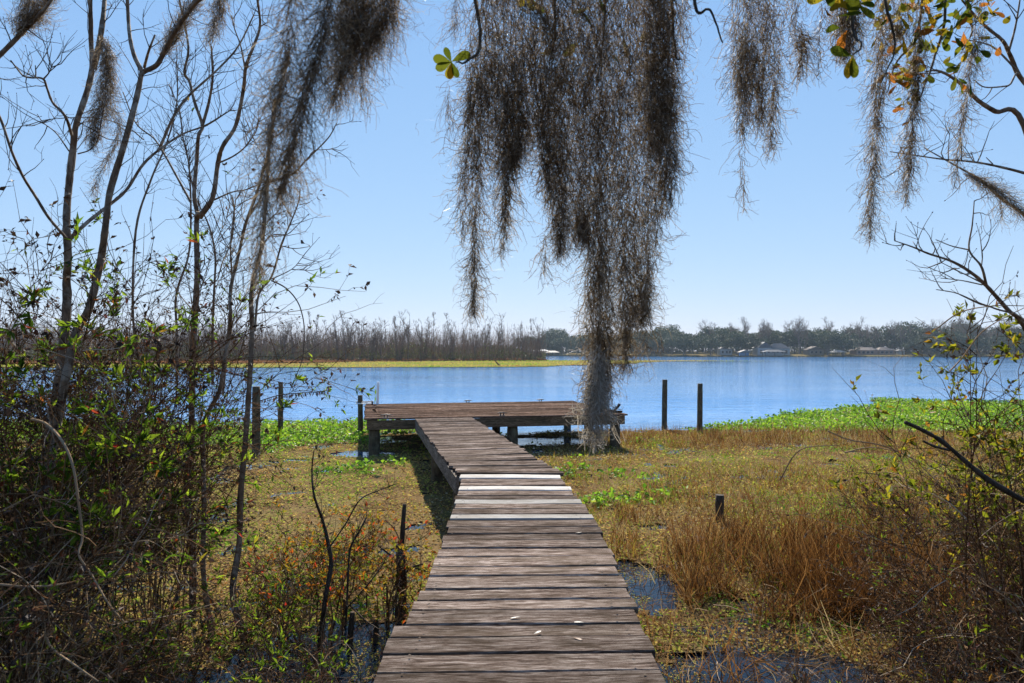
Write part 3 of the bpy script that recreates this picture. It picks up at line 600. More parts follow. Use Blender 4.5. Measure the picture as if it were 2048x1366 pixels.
# shade hedge behind everything so no gaps of bare horizon show
mb = MB(); n = 16000; x = U(-120, 400, n); y = shore_y(x) + U(76, 92, n); mb.leaves(np.stack([x, y, 1 + U(0, 1, n) * 8.5 * (.6 + .5 * fbm(x, y, .06))], 1), rdir(n), rdir(n), U(.8, 1.6, n), U(.6, 1.2, n)); n = 16000; x = U(-120, 400, n); y = shore_y(x) + U(50, 60, n); mb.leaves(np.stack([x, y, 1.6 + U(0, 1, n) * 3.6], 1), rdir(n), rdir(n), U(.5, 1.1, n), U(.4, .8, n)); mb.build("far_woodland", M['faroak'], None, label="continuous dark woodland closing the view behind the far shore", category="woodland", kind="stuff")

M['wallw'] = flat_mat("white_siding", (0.30, 0.30, 0.295), .7, .06, 1.0); M['wallb'] = flat_mat("brick_wall", (0.22, 0.13, 0.10), .85, .2, 3.0); M['walld'] = flat_mat("dark_siding", (0.16, 0.13, 0.11), .8, .15)
M['roofg'] = flat_mat("grey_shingle", (0.055, 0.058, 0.068), .8, .15, 2.0); M['roofb'] = flat_mat("brown_shingle", (0.11, 0.08, 0.065), .85, .15, 2.0); M['glass'] = flat_mat("window_glass", (0.03, 0.035, 0.045), .08, .1); M['blue'] = flat_mat("blue_paint", (0.10, 0.22, 0.36), .5, .1); M['tan'] = flat_mat("tan_roof", (0.26, 0.21, 0.16), .7, .1)
def hip(mb, c, w, d, h, ridge, e=.5):
    x, y, z = c; w2, d2, r2 = w / 2 + e, d / 2 + e, ridge / 2
    V = np.array([(x - w2, y - d2, z), (x + w2, y - d2, z), (x + w2, y + d2, z), (x - w2, y + d2, z), (x - r2, y, z + h), (x + r2, y, z + h)])
    mb.add(V, [np.array([[0, 1, 5, 4], [2, 3, 4, 5]]), np.array([[1, 2, 5], [3, 0, 4]]), np.array([[3, 2, 1, 0]])], .5)
def gable(mb, c, w, d, h, e=.4):   # ridge runs along y, gable faces the lake
    x, y, z = c; w2, d2 = w / 2 + e, d / 2 + e
    V = np.array([(x - w2, y - d2, z), (x + w2, y - d2, z), (x, y - d2, z + h), (x - w2, y + d2, z), (x + w2, y + d2, z), (x, y + d2, z + h)])
    mb.add(V, [np.array([[0, 2, 5, 3], [2, 1, 4, 5], [0, 3, 4, 1]]), np.array([[0, 1, 2], [4, 3, 5]])], .5)
def windows(parent, xs, y, z, w, h, mat=None, door=False):
    for x in xs:
        mb = MB(); mb.box((x, y, z), (w + .2, .08, h + .2)); f = mb.build("window", M['wallw'], parent)
        mb = MB(); mb.box((x, y - .05, z), (w, .06, h)); mb.build("pane", M['glass'], f)
def house_at(px, D, off): x = (px - 1024) / F * D; return x, D, max(bank_z(x, D), .2)
# large white house with two roofs
h = thing("lake_house", "large white two-storey house with steep grey roofs on the far shore", "house", house_at(1543, 396, 0))
mb = MB(); mb.box((-5.5, 0, 1.9), (8, 9, 4.4)); mb.box((4, 1.2, 1.7), (11, 8, 4.0)); mb.build("wall", M['wallw'], h)
mb = MB(); gable(mb, (-5.5, 0, 4.1), 8, 9, 3.4); hip(mb, (4, 1.2, 3.7), 11, 8, 3.0, 5); mb.build("roof", M['roofg'], h)
windows(h, (-7.6, -5.5, -3.4), -4.55, 1.8, 1.2, 1.8); windows(h, (0.2, 2.6, 5, 7.4), -2.85, 1.7, 1.4, 1.8); mb = MB(); mb.box((4, -3.6, 3.0), (9, 1.6, .2)); mb.build("porch_roof", M['wallw'], h)
for i in range(4):
    mb = MB(); mb.box((0 + i * 2.7, -4.3, 1.4), (.2, .2, 3.0)); mb.build("porch_post", M['wallw'], h)
# long brick ranch house
h = thing("ranch_house", "long low brick house with a brown hipped roof on the far shore", "house", house_at(1744, 396, 0))
mb = MB(); mb.box((-4.5, 0, 1.1), (13, 8, 2.8)); mb.box((6, -.6, 1.1), (9, 8, 2.8)); mb.build("wall", M['wallb'], h)
mb = MB(); hip(mb, (-4.5, 0, 2.5), 13, 8, 1.7, 8); hip(mb, (6, -.6, 2.52), 9, 8, 1.9, 3); mb.build("roof", M['roofb'], h)
windows(h, (-9.5, -7, -4.5, -2), -4.05, 1.3, 1.4, 1.3); windows(h, (3.4, 6, 8.6), -4.65, 1.3, 1.5, 1.3)
# small white cottage
h = thing("cottage", "small white cottage half hidden under far oaks", "house", house_at(1449, 402, 0))
mb = MB(); mb.box((0, 0, 1.6), (7, 6, 3.4)); mb.build("wall", M['wallw'], h); mb = MB(); hip(mb, (0, 0, 3.3), 7, 6, 1.6, 3); mb.build("roof", M['roofg'], h); windows(h, (-2, 0.4, 2.2), -3.05, 1.6, 1.1, 1.4)
h = thing("brown_house", "dark brown house with a low gable roof under far oaks", "house", house_at(1627, 398, 0))
mb = MB(); mb.box((0, 0, 1.4), (9, 7, 3.0)); mb.build("wall", M['walld'], h); mb = MB(); gable(mb, (0, 0, 2.9), 9, 7, 1.9); mb.build("roof", M['roofb'], h); windows(h, (-2.5, 0, 2.5), -3.55, 1.4, 1.3, 1.3)
h = thing("garden_shed", "little white shed next to the long brick house", "shed", house_at(1801, 394, 0))
mb = MB(); mb.box((0, 0, 1.1), (3.4, 3, 2.4)); mb.build("wall", M['wallw'], h); mb = MB(); hip(mb, (0, 0, 2.3), 3.8, 3.2, .9, 1.5); mb.build("roof", M['roofg'], h); mb = MB(); mb.box((.3, -1.53, .9), (.9, .06, 1.9)); mb.build("door", M['walld'], h)
def boathouse(px, D, w, hgt, roofm, label, kind, wallm=None, name="boathouse"):
    x = (px - 1024) / F * D; b = thing(name, label, "boathouse", (x, D, 0))
    for sx in (-1, 0, 1):
        for sy in (-1, 1):
            mb = MB(); mb.tubes(np.array([[[sx * w * .45, sy * 2, -1], [sx * w * .45, sy * 2, hgt]]]), .14, 6); mb.build("post", M['post'], b)
    mb = MB(); (hip(mb, (0, 0, hgt), w, 4.6, 1.2, w * .4) if kind == 'hip' else gable(mb, (0, 0, hgt), w, 4.6, 1.3)); mb.build("roof", roofm, b)
    mb = MB(); mb.box((0, 0, .7), (w, 4.4, .15)); mb.build("deck", M['beam'], b)
    mb = MB(); mb.box((w * .5 - 1, 6, .7), (1.4, 9, .12)); mb.build("walkway", M['beam'], b)
    if wallm: mb = MB(); mb.box((0, .8, 1.6), (w * .8, 2.2, 1.7)); mb.build("wall", wallm, b)
boathouse(1489, 379, 6, 2.7, M['walld'], "dark blue boathouse at the water below the cottage", 'gable', M['blue'])
boathouse(1547, 380, 12, 2.9, M['roofg'], "long open boat dock with white posts before the white house", 'hip', M['wallw'])
boathouse(1675, 377, 8, 2.6, M['tan'], "open boathouse with a tan hipped roof left of the brick house", 'hip')
boathouse(1105, 462, 9, 2.6, M['tan'], "pale umbrella-roofed boathouse beyond the wooded point", 'hip')
boathouse(1081, 466, 13, 3.6, M['wallw'], "long white-roofed boathouse just past the point's last trees", 'hip', M['walld'])
mb = MB(); n = 5000; x = U(20, 360, n); y = shore_y(x) + U(-.4, 1.2, n); mb.leaves(np.stack([x, y, np.full(n, .0)], 1), np.stack([R.normal(size=n) * .4, R.normal(size=n) * .4, np.ones(n)], 1), rdir(n), U(.3, 1.1, n), U(.2, .4, n)); mb.build("shore_reeds", M['shade'], None, label="dark fringe of reeds along the far waterline", category="reeds", kind="stuff")

# ------------------------------------------------------------------ marsh plants (uncountable: one object each)
def scatter(n, x0, x1, y0, y1, ok): 
    # denser close to the viewer's side of the marsh, thinner far off
    y = y0 * (y1 / y0) ** U(0, 1, n); x = U(x0, x1, n); k = ok(x, y); return x[k], y[k]
def mz(x, y): return 0.0 + 0.04 * fbm(x, y, 2.2)
view = lambda x, y: np.abs(x) < y * .80 + .6
ok = lambda x, y: view(x, y) & marsh_in(x, y) & ~green_in(x, y) & (fbm(x + 3, y + 8, 1.3, 4) + U(0, .22, len(x)) > .47)
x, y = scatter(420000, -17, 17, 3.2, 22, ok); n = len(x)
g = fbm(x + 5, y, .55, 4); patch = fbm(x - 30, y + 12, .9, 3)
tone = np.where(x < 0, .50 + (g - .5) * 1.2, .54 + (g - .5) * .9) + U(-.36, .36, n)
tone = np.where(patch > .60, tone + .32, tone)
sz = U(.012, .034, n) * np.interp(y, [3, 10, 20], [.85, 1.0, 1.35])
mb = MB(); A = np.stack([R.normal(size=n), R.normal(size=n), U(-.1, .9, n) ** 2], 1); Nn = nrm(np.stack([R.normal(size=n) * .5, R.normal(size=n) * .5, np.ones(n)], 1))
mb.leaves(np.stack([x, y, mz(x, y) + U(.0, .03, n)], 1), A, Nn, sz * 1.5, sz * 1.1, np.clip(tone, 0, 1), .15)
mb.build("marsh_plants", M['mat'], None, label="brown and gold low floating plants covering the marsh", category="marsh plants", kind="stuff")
# thin duckweed over open puddles
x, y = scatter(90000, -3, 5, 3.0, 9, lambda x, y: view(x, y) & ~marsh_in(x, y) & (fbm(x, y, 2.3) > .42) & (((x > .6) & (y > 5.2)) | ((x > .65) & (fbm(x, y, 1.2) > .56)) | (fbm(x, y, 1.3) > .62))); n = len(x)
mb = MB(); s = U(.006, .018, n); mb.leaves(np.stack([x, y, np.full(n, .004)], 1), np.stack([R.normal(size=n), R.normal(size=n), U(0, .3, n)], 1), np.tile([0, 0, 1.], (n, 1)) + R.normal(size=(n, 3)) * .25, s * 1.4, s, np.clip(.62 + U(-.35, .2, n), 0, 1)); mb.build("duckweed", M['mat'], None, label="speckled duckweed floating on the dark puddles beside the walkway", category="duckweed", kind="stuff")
# green water hyacinth
x, y = scatter(170000, -24, 34, 15, 34, lambda x, y: (np.abs(x) < y * .8) & green_in(x, y)); n = len(x)
x2, y2 = scatter(14000, -6, 3.2, 9, 21, lambda x, y: marsh_in(x, y) & (fbm(x - 30, y + 12, .9, 3) > .64)); x = np.concatenate([x, x2]); y = np.concatenate([y, y2]); n = len(x)
sz = U(.035, .085, n); mb = MB(); A = np.stack([R.normal(size=n), R.normal(size=n), U(0, 1.2, n)], 1)
mb.leaves(np.stack([x, y, .02 + U(0, .10, n) * (.4 + fbm(x, y, 1.5))], 1), A, nrm(np.stack([R.normal(size=n) * .6, R.normal(size=n) * .6, np.ones(n)], 1)), sz * 1.3, sz * 1.2, np.clip(fbm(x, y, .8) * .7 + U(-.2, .45, n), 0, 1), .2, .55)
mb.build("water_hyacinth", M['hyacinth'], None, label="bright green water hyacinth carpet along the lake edge", category="hyacinth", kind="stuff")

# dead reeds and grass
def blades(mb, x, y, h, w, lean, k=4, bend=.25, rnd=None):
    n = len(x); d = np.stack([R.normal(size=n) * lean, R.normal(size=n) * lean, np.ones(n)], 1)
    P = grow(np.stack([x, y, np.full(n, -.02)], 1), d, h, k, bend * .5, (0, 0, -.06)); mb.ribbons(P, (np.linspace(1, .25, k)[None, :] * np.broadcast_to(w, (n,))[:, None]), None, rnd)
mb = MB()
def clump(cx, cy, rx, ry, n, h0, h1, lean, w=.0085, sh=0.0):
    a = U(0, 6.283, n); r = np.sqrt(U(0, 1, n)); x = cx + rx * r * np.cos(a); y = cy + ry * r * np.sin(a); k = marsh_in(x, y) | (U(0, 1, n) < .35); x, y = x[k], y[k]; m = fbm(x, y, 3.2) > .44; x, y = x[m], y[m]
    blades(mb, x, y, U(h0, h1, len(x)), U(.6, 1.4, len(x)) * w, lean, 5, .3, np.clip(fbm(x, y, 1.4) * .5 + U(-.3, .75, len(x)) + sh, 0, 1))
clump(3.0, 7.0, 1.6, 1.3, 4600, .18, .62, .34, sh=-.16)        # tall russet stand on the right
clump(2.3, 6.0, .8, .5, 1700, .2, .5, .45, sh=-.2)
clump(3.5, 6.2, 1.1, .9, 3000, .2, .6, .4, sh=-.2)
clump(1.75, 8.4, .5, 1.2, 900, .12, .34, .3)
clump(1.3, 7.4, .25, .9, 380, .1, .35, .3)
clump(5.2, 7.4, 2.2, 2.1, 4600, .2, .6, .4)
clump(4.8, 10.5, 2.8, 2.0, 4200, .12, .36, .4)
clump(4.6, 17.2, 2.6, 1.6, 3200, .15, .42, .25, .009)
clump(8.5, 17.5, 3.5, 1.8, 4200, .15, .42, .25, .010)
clump(10.5, 14.5, 3, 2.5, 3600, .15, .4, .3, .009)
clump(2.7, 4.4, 1.6, 1.0, 1500, .15, .5, .8)
clump(1.25, 4.5, .5, .9, 330, .2, .5, .35)
x, y = scatter(70000, .7, 15, 4.2, 19.5, lambda x, y: view(x, y) & marsh_in(x, y) & (fbm(x + 9, y, .7, 3) > .40)); blades(mb, x, y, U(.05, .20, len(x)) * (.5 + 1.1 * fbm(x, y, .9)) , .005 * np.interp(y, [4, 20], [.9, 2.0]), .5, 4, .3)
x, y = scatter(5200, -14, -.8, 4, 16, lambda x, y: view(x, y) & marsh_in(x, y) & (fbm(x + 9, y, .7, 3) > .52)); blades(mb, x, y, U(.03, .12, len(x)), .005 * np.interp(y, [4, 20], [.9, 2.0]), .8, 3, .3)
mb.build("dead_reeds", M['reed'], None, label="russet dead reeds and grass standing in the right-hand marsh", category="reeds", kind="stuff")
# fallen straw criss-crossing over the wet corner
mb = MB(); n = 2600; x = U(.9, 6.5, n); y = U(3.0, 6.8, n); P = grow(np.stack([x, y, U(.0, .16, n)], 1), np.stack([R.normal(size=n), R.normal(size=n), U(-.1, .5, n)], 1), U(.12, .5, n), 4, .18); mb.ribbons(P, np.linspace(.006, .002, 4)[None, :])
mb.build("fallen_straw", M['stem'], None, label="tangled pale straw lying over the wet corner right of the walkway", category="straw", kind="stuff")
# fresh green blades among the gold
mb = MB(); x, y = scatter(34000, .7, 14, 5, 18.5, lambda x, y: view(x, y) & marsh_in(x, y) & (fbm(x + 70, y + 3, .8, 3) > .47)); blades(mb, x, y, U(.05, .2, len(x)), .008 * np.interp(y, [4, 20], [.9, 2.0]), .5, 4, .3); mb.build("marsh_grass", M['yleaf'], None, label="fresh green grass tufts among the gold marsh plants", category="grass", kind="stuff")

# ------------------------------------------------------------------ near trees on the left and right
q1 = lambda *p: [(a * .5124, b * .5124) for a, b in p]                 # readings from enlargements of the photo
q2 = lambda *p: [(a * .517, 660 + b * .517) for a, b in p]
q5 = lambda *p: [(1350 + a * .5124, b * .5124) for a, b in p]
def limb3(pts, D0, D1, per=6, jit=.0):
    n = len(pts); Ds = np.linspace(D0, D1, n) + R.normal(size=n) * .04
    P = smooth_line([at(a, b, D) for (a, b), D in zip(pts, Ds)], per)
    P[1:-1] += R.normal(size=P[1:-1].shape) * jit
    return P
def near_tree(name, label, stems, twigs=60, tl=(.15, .5), base=None, bark='bark', cat="tree", up=.12, buds=True, group="bare saplings at the water's edge"):
    """stems: (points, depth at start, depth at end, radius px start, radius px end)"""
    lines = []; rads = []
    for pts, D0, D1, r0, r1 in stems:
        P = limb3(pts, D0, D1); s = np.linspace(0, 1, len(P)); Dm = P[:, 1]
        lines.append(P); rads.append((r0 * (1 - s) + r1 * s) * .62 / F * Dm)
    b = lines[0][0]; t = thing(name, label, cat, (b[0], b[1], 0), group)
    for i, (P, r) in enumerate(zip(lines, rads)):
        mb = MB(); rr = r * (1 + R.normal(size=len(r)) * .05)
        if i == 0 and P[0, 2] < .4: P = np.vstack([[P[0] - (0, 0, P[0, 2] + .3)], P]); rr = np.concatenate([[rr[0] * 1.15], rr])
        mb.tubes(local(t, P)[None], rr[None], 8 if r[0] > .012 else 5, .5, True); mb.build("trunk" if i == 0 else "limb", M[bark], t, True)
    if twigs:
        mb = MB(); T1 = sprout([local(t, P) for P in lines], twigs, tl, 6, (.5, 1.1), .16, (0, 0, up), .45, 1, .3); mb.tubes(T1, tips_taper(twigs, 6, .0032, .0011), 4)
        n2 = int(twigs * 1.6); T2 = sprout(T1, n2, (.05, .18), 4, (.5, 1.0), .15, (0, 0, up), .3, 1, .2); mb.tubes(T2, tips_taper(n2, 4, .0017, .0009), 3)
        if buds:
            E = np.concatenate([T1[:, -1], T2[:, -1]]); d = np.concatenate([T1[:, -1] - T1[:, -2], T2[:, -1] - T2[:, -2]]); mb.leaves(E, nrm(d), rdir(len(E)), .012, .006)
        mb.build("twigs", M['twig'], t, kind="stuff")
    return t
A0, B0 = 4.5, 4.2
near_tree("bare_tree", "stoutest leafless tree, forking high up behind the left thicket", [
    ([(52, 1300), (67, 1125), (88, 970), (98, 867), (124, 720), (134, 600), (133, 563), (136, 512), (133, 440), (138, 370), (146, 300), (152, 250), (172, 190), (184, 138), (182, 80), (181, 20), (178, -60)], A0, A0 + .2, 17, 6),
    (q1((365, 270), (385, 180), (400, 90), (408, 0), (412, -90)), A0 + .05, A0 + .4, 10, 6),
    (q1((280, 530), (262, 470), (240, 435), (205, 400), (185, 350), (168, 308), (120, 303), (90, 295), (62, 262), (42, 236)), A0, A0 - .5, 5, 2.2), (q1((138, 303), (140, 285), (138, 256)), A0 - .4, A0 - .42, 2.5, 1.5), (q1((170, 308), (190, 285), (205, 252)), A0 - .3, A0 - .3, 2.5, 1.5),
    (q1((258, 950), (300, 905), (350, 860), (400, 820), (490, 745), (560, 640), (640, 570), (720, 520), (800, 490), (900, 430)), A0, A0 + .8, 7, 2), (q1((620, 585), (680, 450), (740, 370), (850, 270), (930, 180), (990, 60)), A0 + .5, A0 + .9, 5, 2.2),
    (q1((258, 930), (190, 850), (140, 770), (90, 690), (45, 590), (0, 460), (-60, 350)), A0, A0 - .6, 5, 4), (q1((270, 590), (220, 520), (170, 480), (145, 445)), A0, A0 + .3, 2.5, 1), (q1((305, 600), (350, 585), (380, 550), (390, 500)), A0, A0 - .2, 2.5, 1.2), (q1((560, 545), (500, 500), (380, 460), (200, 465), (100, 490), (0, 505)), A0 + .3, A0 - .2, 2, 1)], 90)
near_tree("bare_tree", "leafless tree with a Y-shaped fork carrying moss, left of the thin saplings", [
    ([(60, 1305), (75, 1125), (95, 970), (112, 860), (135, 740), (154, 660), (179, 614), (202, 517), (210, 461), (220, 384), (246, 297), (271, 205), (284, 143)], B0, B0 + .3, 15, 8),
    (q1((555, 280), (525, 220), (508, 150), (500, 60), (495, -60)), B0 + .3, B0 + .5, 7, 5), (q1((563, 262), (580, 200), (605, 135)), B0 + .3, B0 + .25, 5, 3), (q1((560, 280), (610, 255), (640, 205), (680, 130), (740, 40), (790, -10), (880, -60)), B0 + .3, B0 - .2, 8, 6)], 26)
near_tree("bare_tree", "twin-stemmed leafless tree with wavy limbs in the middle of the saplings", [
    ([(385, 1262), (385, 1100), (374, 980), (382, 880), (385, 720), (392, 600), (394, 540), (393, 450), (396, 425)], 5.7, 5.7, 12, 8),
    (q1((770, 830), (758, 760), (768, 620), (775, 530), (790, 490), (760, 400), (740, 320), (720, 280), (735, 180), (700, 0), (690, -60)), 5.7, 5.9, 7, 3), (q1((790, 490), (815, 400), (830, 300), (825, 180)), 5.8, 5.6, 5, 3),
    (q1((780, 850), (830, 770), (850, 640), (870, 570), (920, 490), (950, 350), (960, 260), (990, 180), (1015, 100), (1005, 0), (1000, -50)), 5.7, 5.4, 8, 3), (q1((745, 790), (690, 690), (640, 600), (600, 540), (530, 480), (480, 360)), 5.7, 6.0, 4, 1.8),
    (q1((955, 260), (940, 180), (915, 110), (905, 60)), 5.4, 5.5, 3, 1.5), (q1((845, 640), (910, 610), (960, 570), (1000, 510), (1010, 470)), 5.6, 5.4, 3, 1.3), (q1((785, 500), (840, 470), (905, 425)), 5.8, 5.6, 2.5, 1.2), (q1((835, 780), (905, 750), (960, 740), (1020, 715)), 5.6, 5.5, 3, 1.5), (q1((1010, 110), (1030, 95), (1050, 85)), 5.4, 5.4, 2, 1.2)], 150)
near_tree("bare_tree", "leafless sapling leaning right with a sharp elbow above the green bush", [
    (q2((800, 1240), (822, 1160), (800, 1060), (785, 900), (790, 700), (785, 500), (785, 400), (800, 330), (850, 230), (870, 110), (890, 0)) + q1((900, 1230), (900, 1130), (930, 1000), (960, 870), (1000, 760), (1040, 620), (1060, 520), (1075, 430), (1100, 330), (1130, 220)), 5.3, 5.2, 9, 3), (q1((975, 840), (1000, 800), (1015, 785)), 5.2, 5.2, 4, 3),
    (q1((1040, 630), (1000, 560), (960, 470)), 5.2, 5.5, 2, 1), (q1((905, 760), (915, 850), (900, 950), (870, 1020), (850, 1090)), 5.4, 5.4, 2, 2)], 55)
near_tree("bare_tree", "rightmost leafless sapling of the left group, pale banded trunk", [
    (q2((945, 1205), (920, 1120), (900, 1000), (925, 830), (930, 650), (950, 420), (965, 200), (975, 0)) + q1((980, 1180), (990, 1080), (1020, 970), (1035, 830), (1045, 700), (1050, 560), (1062, 480), (1075, 380)), 5.2, 5.2, 11.5, 3.5),
    (q1((1045, 712), (1140, 680), (1200, 620), (1280, 540), (1315, 480)), 5.2, 5.4, 4, 1.6), (q1((1200, 625), (1225, 590), (1297, 582)), 5.3, 5.2, 1.6, 1), (q1((1060, 540), (1100, 515), (1150, 450), (1165, 400)), 5.2, 5.4, 3, 1.3),
    (q1((995, 1290), (1010, 1150), (1060, 1080), (1100, 950), (1130, 880), (1165, 790), (1172, 735)), 5.2, 4.9, 4.2, 1.8), (q1((1060, 925), (1120, 915), (1160, 880), (1205, 835)), 5.0, 5.0, 1.8, 1), (q1((1100, 960), (1150, 970), (1210, 962)), 5.0, 5.1, 1.8, 1), (q1((1060, 1090), (1140, 1050), (1180, 1005)), 5.1, 5.0, 1.8, 1), (q1((1140, 1052), (1200, 1055)), 5.0, 5.0, 1.5, 1), (q1((1168, 800), (1210, 790)), 4.9, 4.9, 1.5, 1), (q1((1010, 1000), (1050, 925), (1110, 915)), 5.2, 5.1, 2.4, 1.4), (q1((1040, 870), (1080, 830), (1108, 795)), 5.2, 5.1, 2, 1)], 60, (.12, .35))
for nm_, lb, pts, D in (("sapling", "thin grey sapling rising through the twigs left of the twin-stemmed tree", q1((690, 1500), (690, 1300), (688, 1150), (735, 1000), (745, 850), (738, 650), (715, 540), (700, 430), (660, 330)), 6.2),
        ("sapling", "thin dark sapling stem right of the twin-stemmed tree", q1((830, 1500), (830, 1300), (835, 1150), (840, 1000), (815, 880), (760, 760), (735, 640)), 6.0), ("sapling", "slim sapling crossing behind the elbowed tree", q1((870, 1540), (890, 1300), (905, 1100), (900, 950), (920, 780)), 5.9),
        ("sapling", "slim bent sapling between the thicket and the twin-stemmed tree", q1((560, 1500), (520, 1250), (530, 900), (590, 700), (650, 560), (690, 400), (690, 250)), 6.3)):
    near_tree(nm_, lb, [(pts, D, D + .3, 4.5, 1.6)], 45, (.15, .5), group="thin saplings at the water's edge")

# right side tree, trunk just outside the picture, limbs reaching in
near_tree("bare_tree", "leafless tree at the right edge reaching bare limbs over the water", [
    ([(2140, 1500), (2130, 1200), (2120, 900), (2128, 700), (2140, 400), (2150, 100), (2160, -200)], 4.3, 4.3, 26, 16),
    ([(2130, 570)] + q5((1362, 490), (1250, 435), (1180, 390), (1130, 340), (1070, 295), (1020, 275), (980, 280)), 4.2, 3.4, 9, 2.5), ([(2140, 250)] + q5((1362, 320), (1310, 220), (1280, 160), (1220, 110), (1170, 60), (1120, 0)), 4.2, 3.5, 8, 3), (q5((1300, 210), (1325, 120), (1340, 40), (1350, -30)), 3.9, 3.8, 4, 2), (q5((1330, 270), (1250, 190), (1190, 165), (1100, 150)), 3.8, 3.6, 3.5, 1.5),
    ([(2130, 430)] + q5((1362, 320), (1300, 335), (1210, 340), (1165, 310)), 4.1, 3.7, 4, 1.5), ([(2125, 370)] + q5((1362, 675), (1240, 645), (1150, 630), (1050, 622), (930, 605), (840, 592)), 4.2, 3.2, 5, 1.4), (q5((895, 600), (880, 575), (873, 560)), 3.25, 3.25, 1.5, 1), (q5((1170, 635), (1155, 590)), 3.6, 3.6, 2, 1), (q5((1240, 640), (1215, 615)), 3.8, 3.8, 2, 1.2),
    ([(2120, 520)] + q5((1362, 840), (1280, 780), (1190, 700), (1120, 660), (1040, 615), (975, 578)), 4.2, 3.3, 6, 1.4), ([(2110, 790)] + q5((1362, 1275), (1300, 1210), (1215, 1115), (1150, 1060), (1080, 1020), (990, 990), (930, 965), (858, 940)), 4.2, 3.3, 8, 1.6),
    (q5((1215, 1112), (1195, 1040), (1148, 975), (1160, 880), (1168, 785)), 3.8, 3.7, 4.5, 1.4), (q5((1148, 975), (1080, 960), (1018, 935)), 3.7, 3.6, 2.5, 1.2), (q5((1195, 1045), (1200, 1000), (1195, 965)), 3.75, 3.75, 2.2, 1.2), (q5((1200, 1105), (1130, 1070), (1040, 1025)), 3.8, 3.6, 2.4, 1.2), (q5((1200, 1112), (1120, 1095), (1035, 1085)), 3.8, 3.9, 2.2, 1.2), (q5((955, 985), (940, 960), (928, 943)), 3.4, 3.4, 1.8, 1),
    ([(2115, 720)] + q5((1362, 1250), (1250, 1205), (1180, 1180), (1100, 1145), (1020, 1130)), 4.2, 3.5, 4, 1.4)], 60, (.08, .3))
o = thing("broken_branch", "thick dark broken branch slanting out of the right-hand brambles", "branch", at(2060, 1010, 3.3))
for pts, r0, r1 in (([(2110, 1040), (2048, 1002), (1981, 963), (1932, 924), (1884, 883), (1840, 858), (1811, 845)], 10, 5), ([(1898, 900), (1870, 893), (1846, 882)], 5, 3)):
    P = limb3(pts, 3.3, 3.0); mb = MB(); mb.tubes(local(o, P)[None], (np.linspace(r0, r1, len(P)) * .68 / F * 3.2 * (1 + R.normal(size=len(P)) * .08))[None], 7, .5, True); mb.build("stick", M['deadwood'], o, True)
# off-frame branch at the upper left corner
near_tree("bare_tree", "mossy branch tip entering the top left corner", [([(-260, 1500), (-250, 900), (-230, 500), (-150, 260), (0, 110), (45, 65), (92, 15), (125, -40)], 3.4, 3.2, 12, 4)], 10, (.1, .3))

# ------------------------------------------------------------------ shrubs
def shrub(name, label, x, y, h, r, stems=14, tw=160, leaves=600, leafL=(.05, .10), mat='gleaf', dead=500, ll=None, lo=.35, droop=-.05, grp=None, sides=4, fan=.5, thick=.006, deadL=(.015, .04), wl=.26):
    if mat == 'gleaf': leafL = (leafL[0] * .7, leafL[1] * .8); leaves = leaves * 1.3
    tw = int(tw * 1.5); dead = int(dead * 1.5); leaves = int(leaves * 1.25)
    t = thing(name, label, "shrub", (x, y, 0), grp)
    a = U(0, 6.283, stems); q = np.sqrt(U(0, 1, stems)) * r * .45; O = np.stack([q * np.cos(a), q * np.sin(a), np.full(stems, -.08)], 1)
    d = np.stack([np.cos(a) * fan * U(.1, 1, stems), np.sin(a) * fan * U(.1, 1, stems), np.ones(stems)], 1)
    S = grow(O, d, h * U(.65, 1.15, stems), 9, .13, (0, 0, .0)); mb = MB(); mb.tubes(S, tips_taper(stems, 9, thick * U(.7, 1.4, stems), .0016), sides); mb.build("stems", M['stem'], t)
    mb = MB(); T = sprout(S, tw, (h * .15, h * .45), 6, (.4, 1.2), .22, (0, 0, droop), .2, 1, .35); mb.tubes(T, tips_taper(tw, 6, .0032, .0011), 3)
    n2 = tw * 3; T2 = sprout(T, n2, (.08, .3), 4, (.4, 1.2), .25, (0, 0, droop), .15, 1, .2); mb.tubes(T2, tips_taper(n2, 4, .0015, .0007), 3); mb.build("twigs", M['stem'], t, kind="stuff")
    def put(n, L, mat_, nm_, lo_, hi_, wl_, axup):
        n = int(n * ((1.2 if mat_ in ('oleaf', 'yleaf') else .85) if nm_ == 'leaves' else 1)); pool = R.choice(n2, max(3, int(n2 * ({'oleaf': .35, 'yleaf': .4}.get(mat_, .12) if nm_ == 'leaves' else .6))), replace=False); i = pool[R.integers(0, len(pool), n)]; j = R.integers(1, 4, n); c = T2[i, j]; k = (c[:, 2] > lo_ * h) & (c[:, 2] < hi_ * h * 1.3); c = c[k]; n = len(c); tdir = nrm(T2[i, j] - T2[i, j - 1])[k]
        A = nrm(tdir * .6 + rdir(n) * .8 + (0, 0, axup)); LL = U(L[0], L[1], n); mb = MB(); mb.leaves(c, A, nrm(rdir(n) + (0, 0, .8)), LL, LL * wl_ * U(.8, 1.3, n), None, .2, .45, .12); mb.build(nm_, M[mat_], t, kind="stuff")
    if leaves: put(leaves, leafL, mat, "leaves", lo, 1, wl, .25)
    if dead: put(dead, deadL, 'bleaf', "withered_leaves", .1, 1, .45, -.2)
    return t
LG = "shrubs of the left thicket"
shrub("thicket_shrub", "tallest leafy shrub against the left edge, dark with withered leaves", -3.2, 3.9, 2.8, .8, 30, 520, 2300, (.05, .11), 'gleaf', 4200, lo=.25, grp=LG, deadL=(.02, .055))
shrub("thicket_shrub", "dense dark shrub behind the stoutest tree's trunk", -3.5, 4.9, 2.9, 1.1, 34, 620, 1300, (.05, .10), 'gleaf', 4600, lo=.2, grp=LG, deadL=(.02, .055))
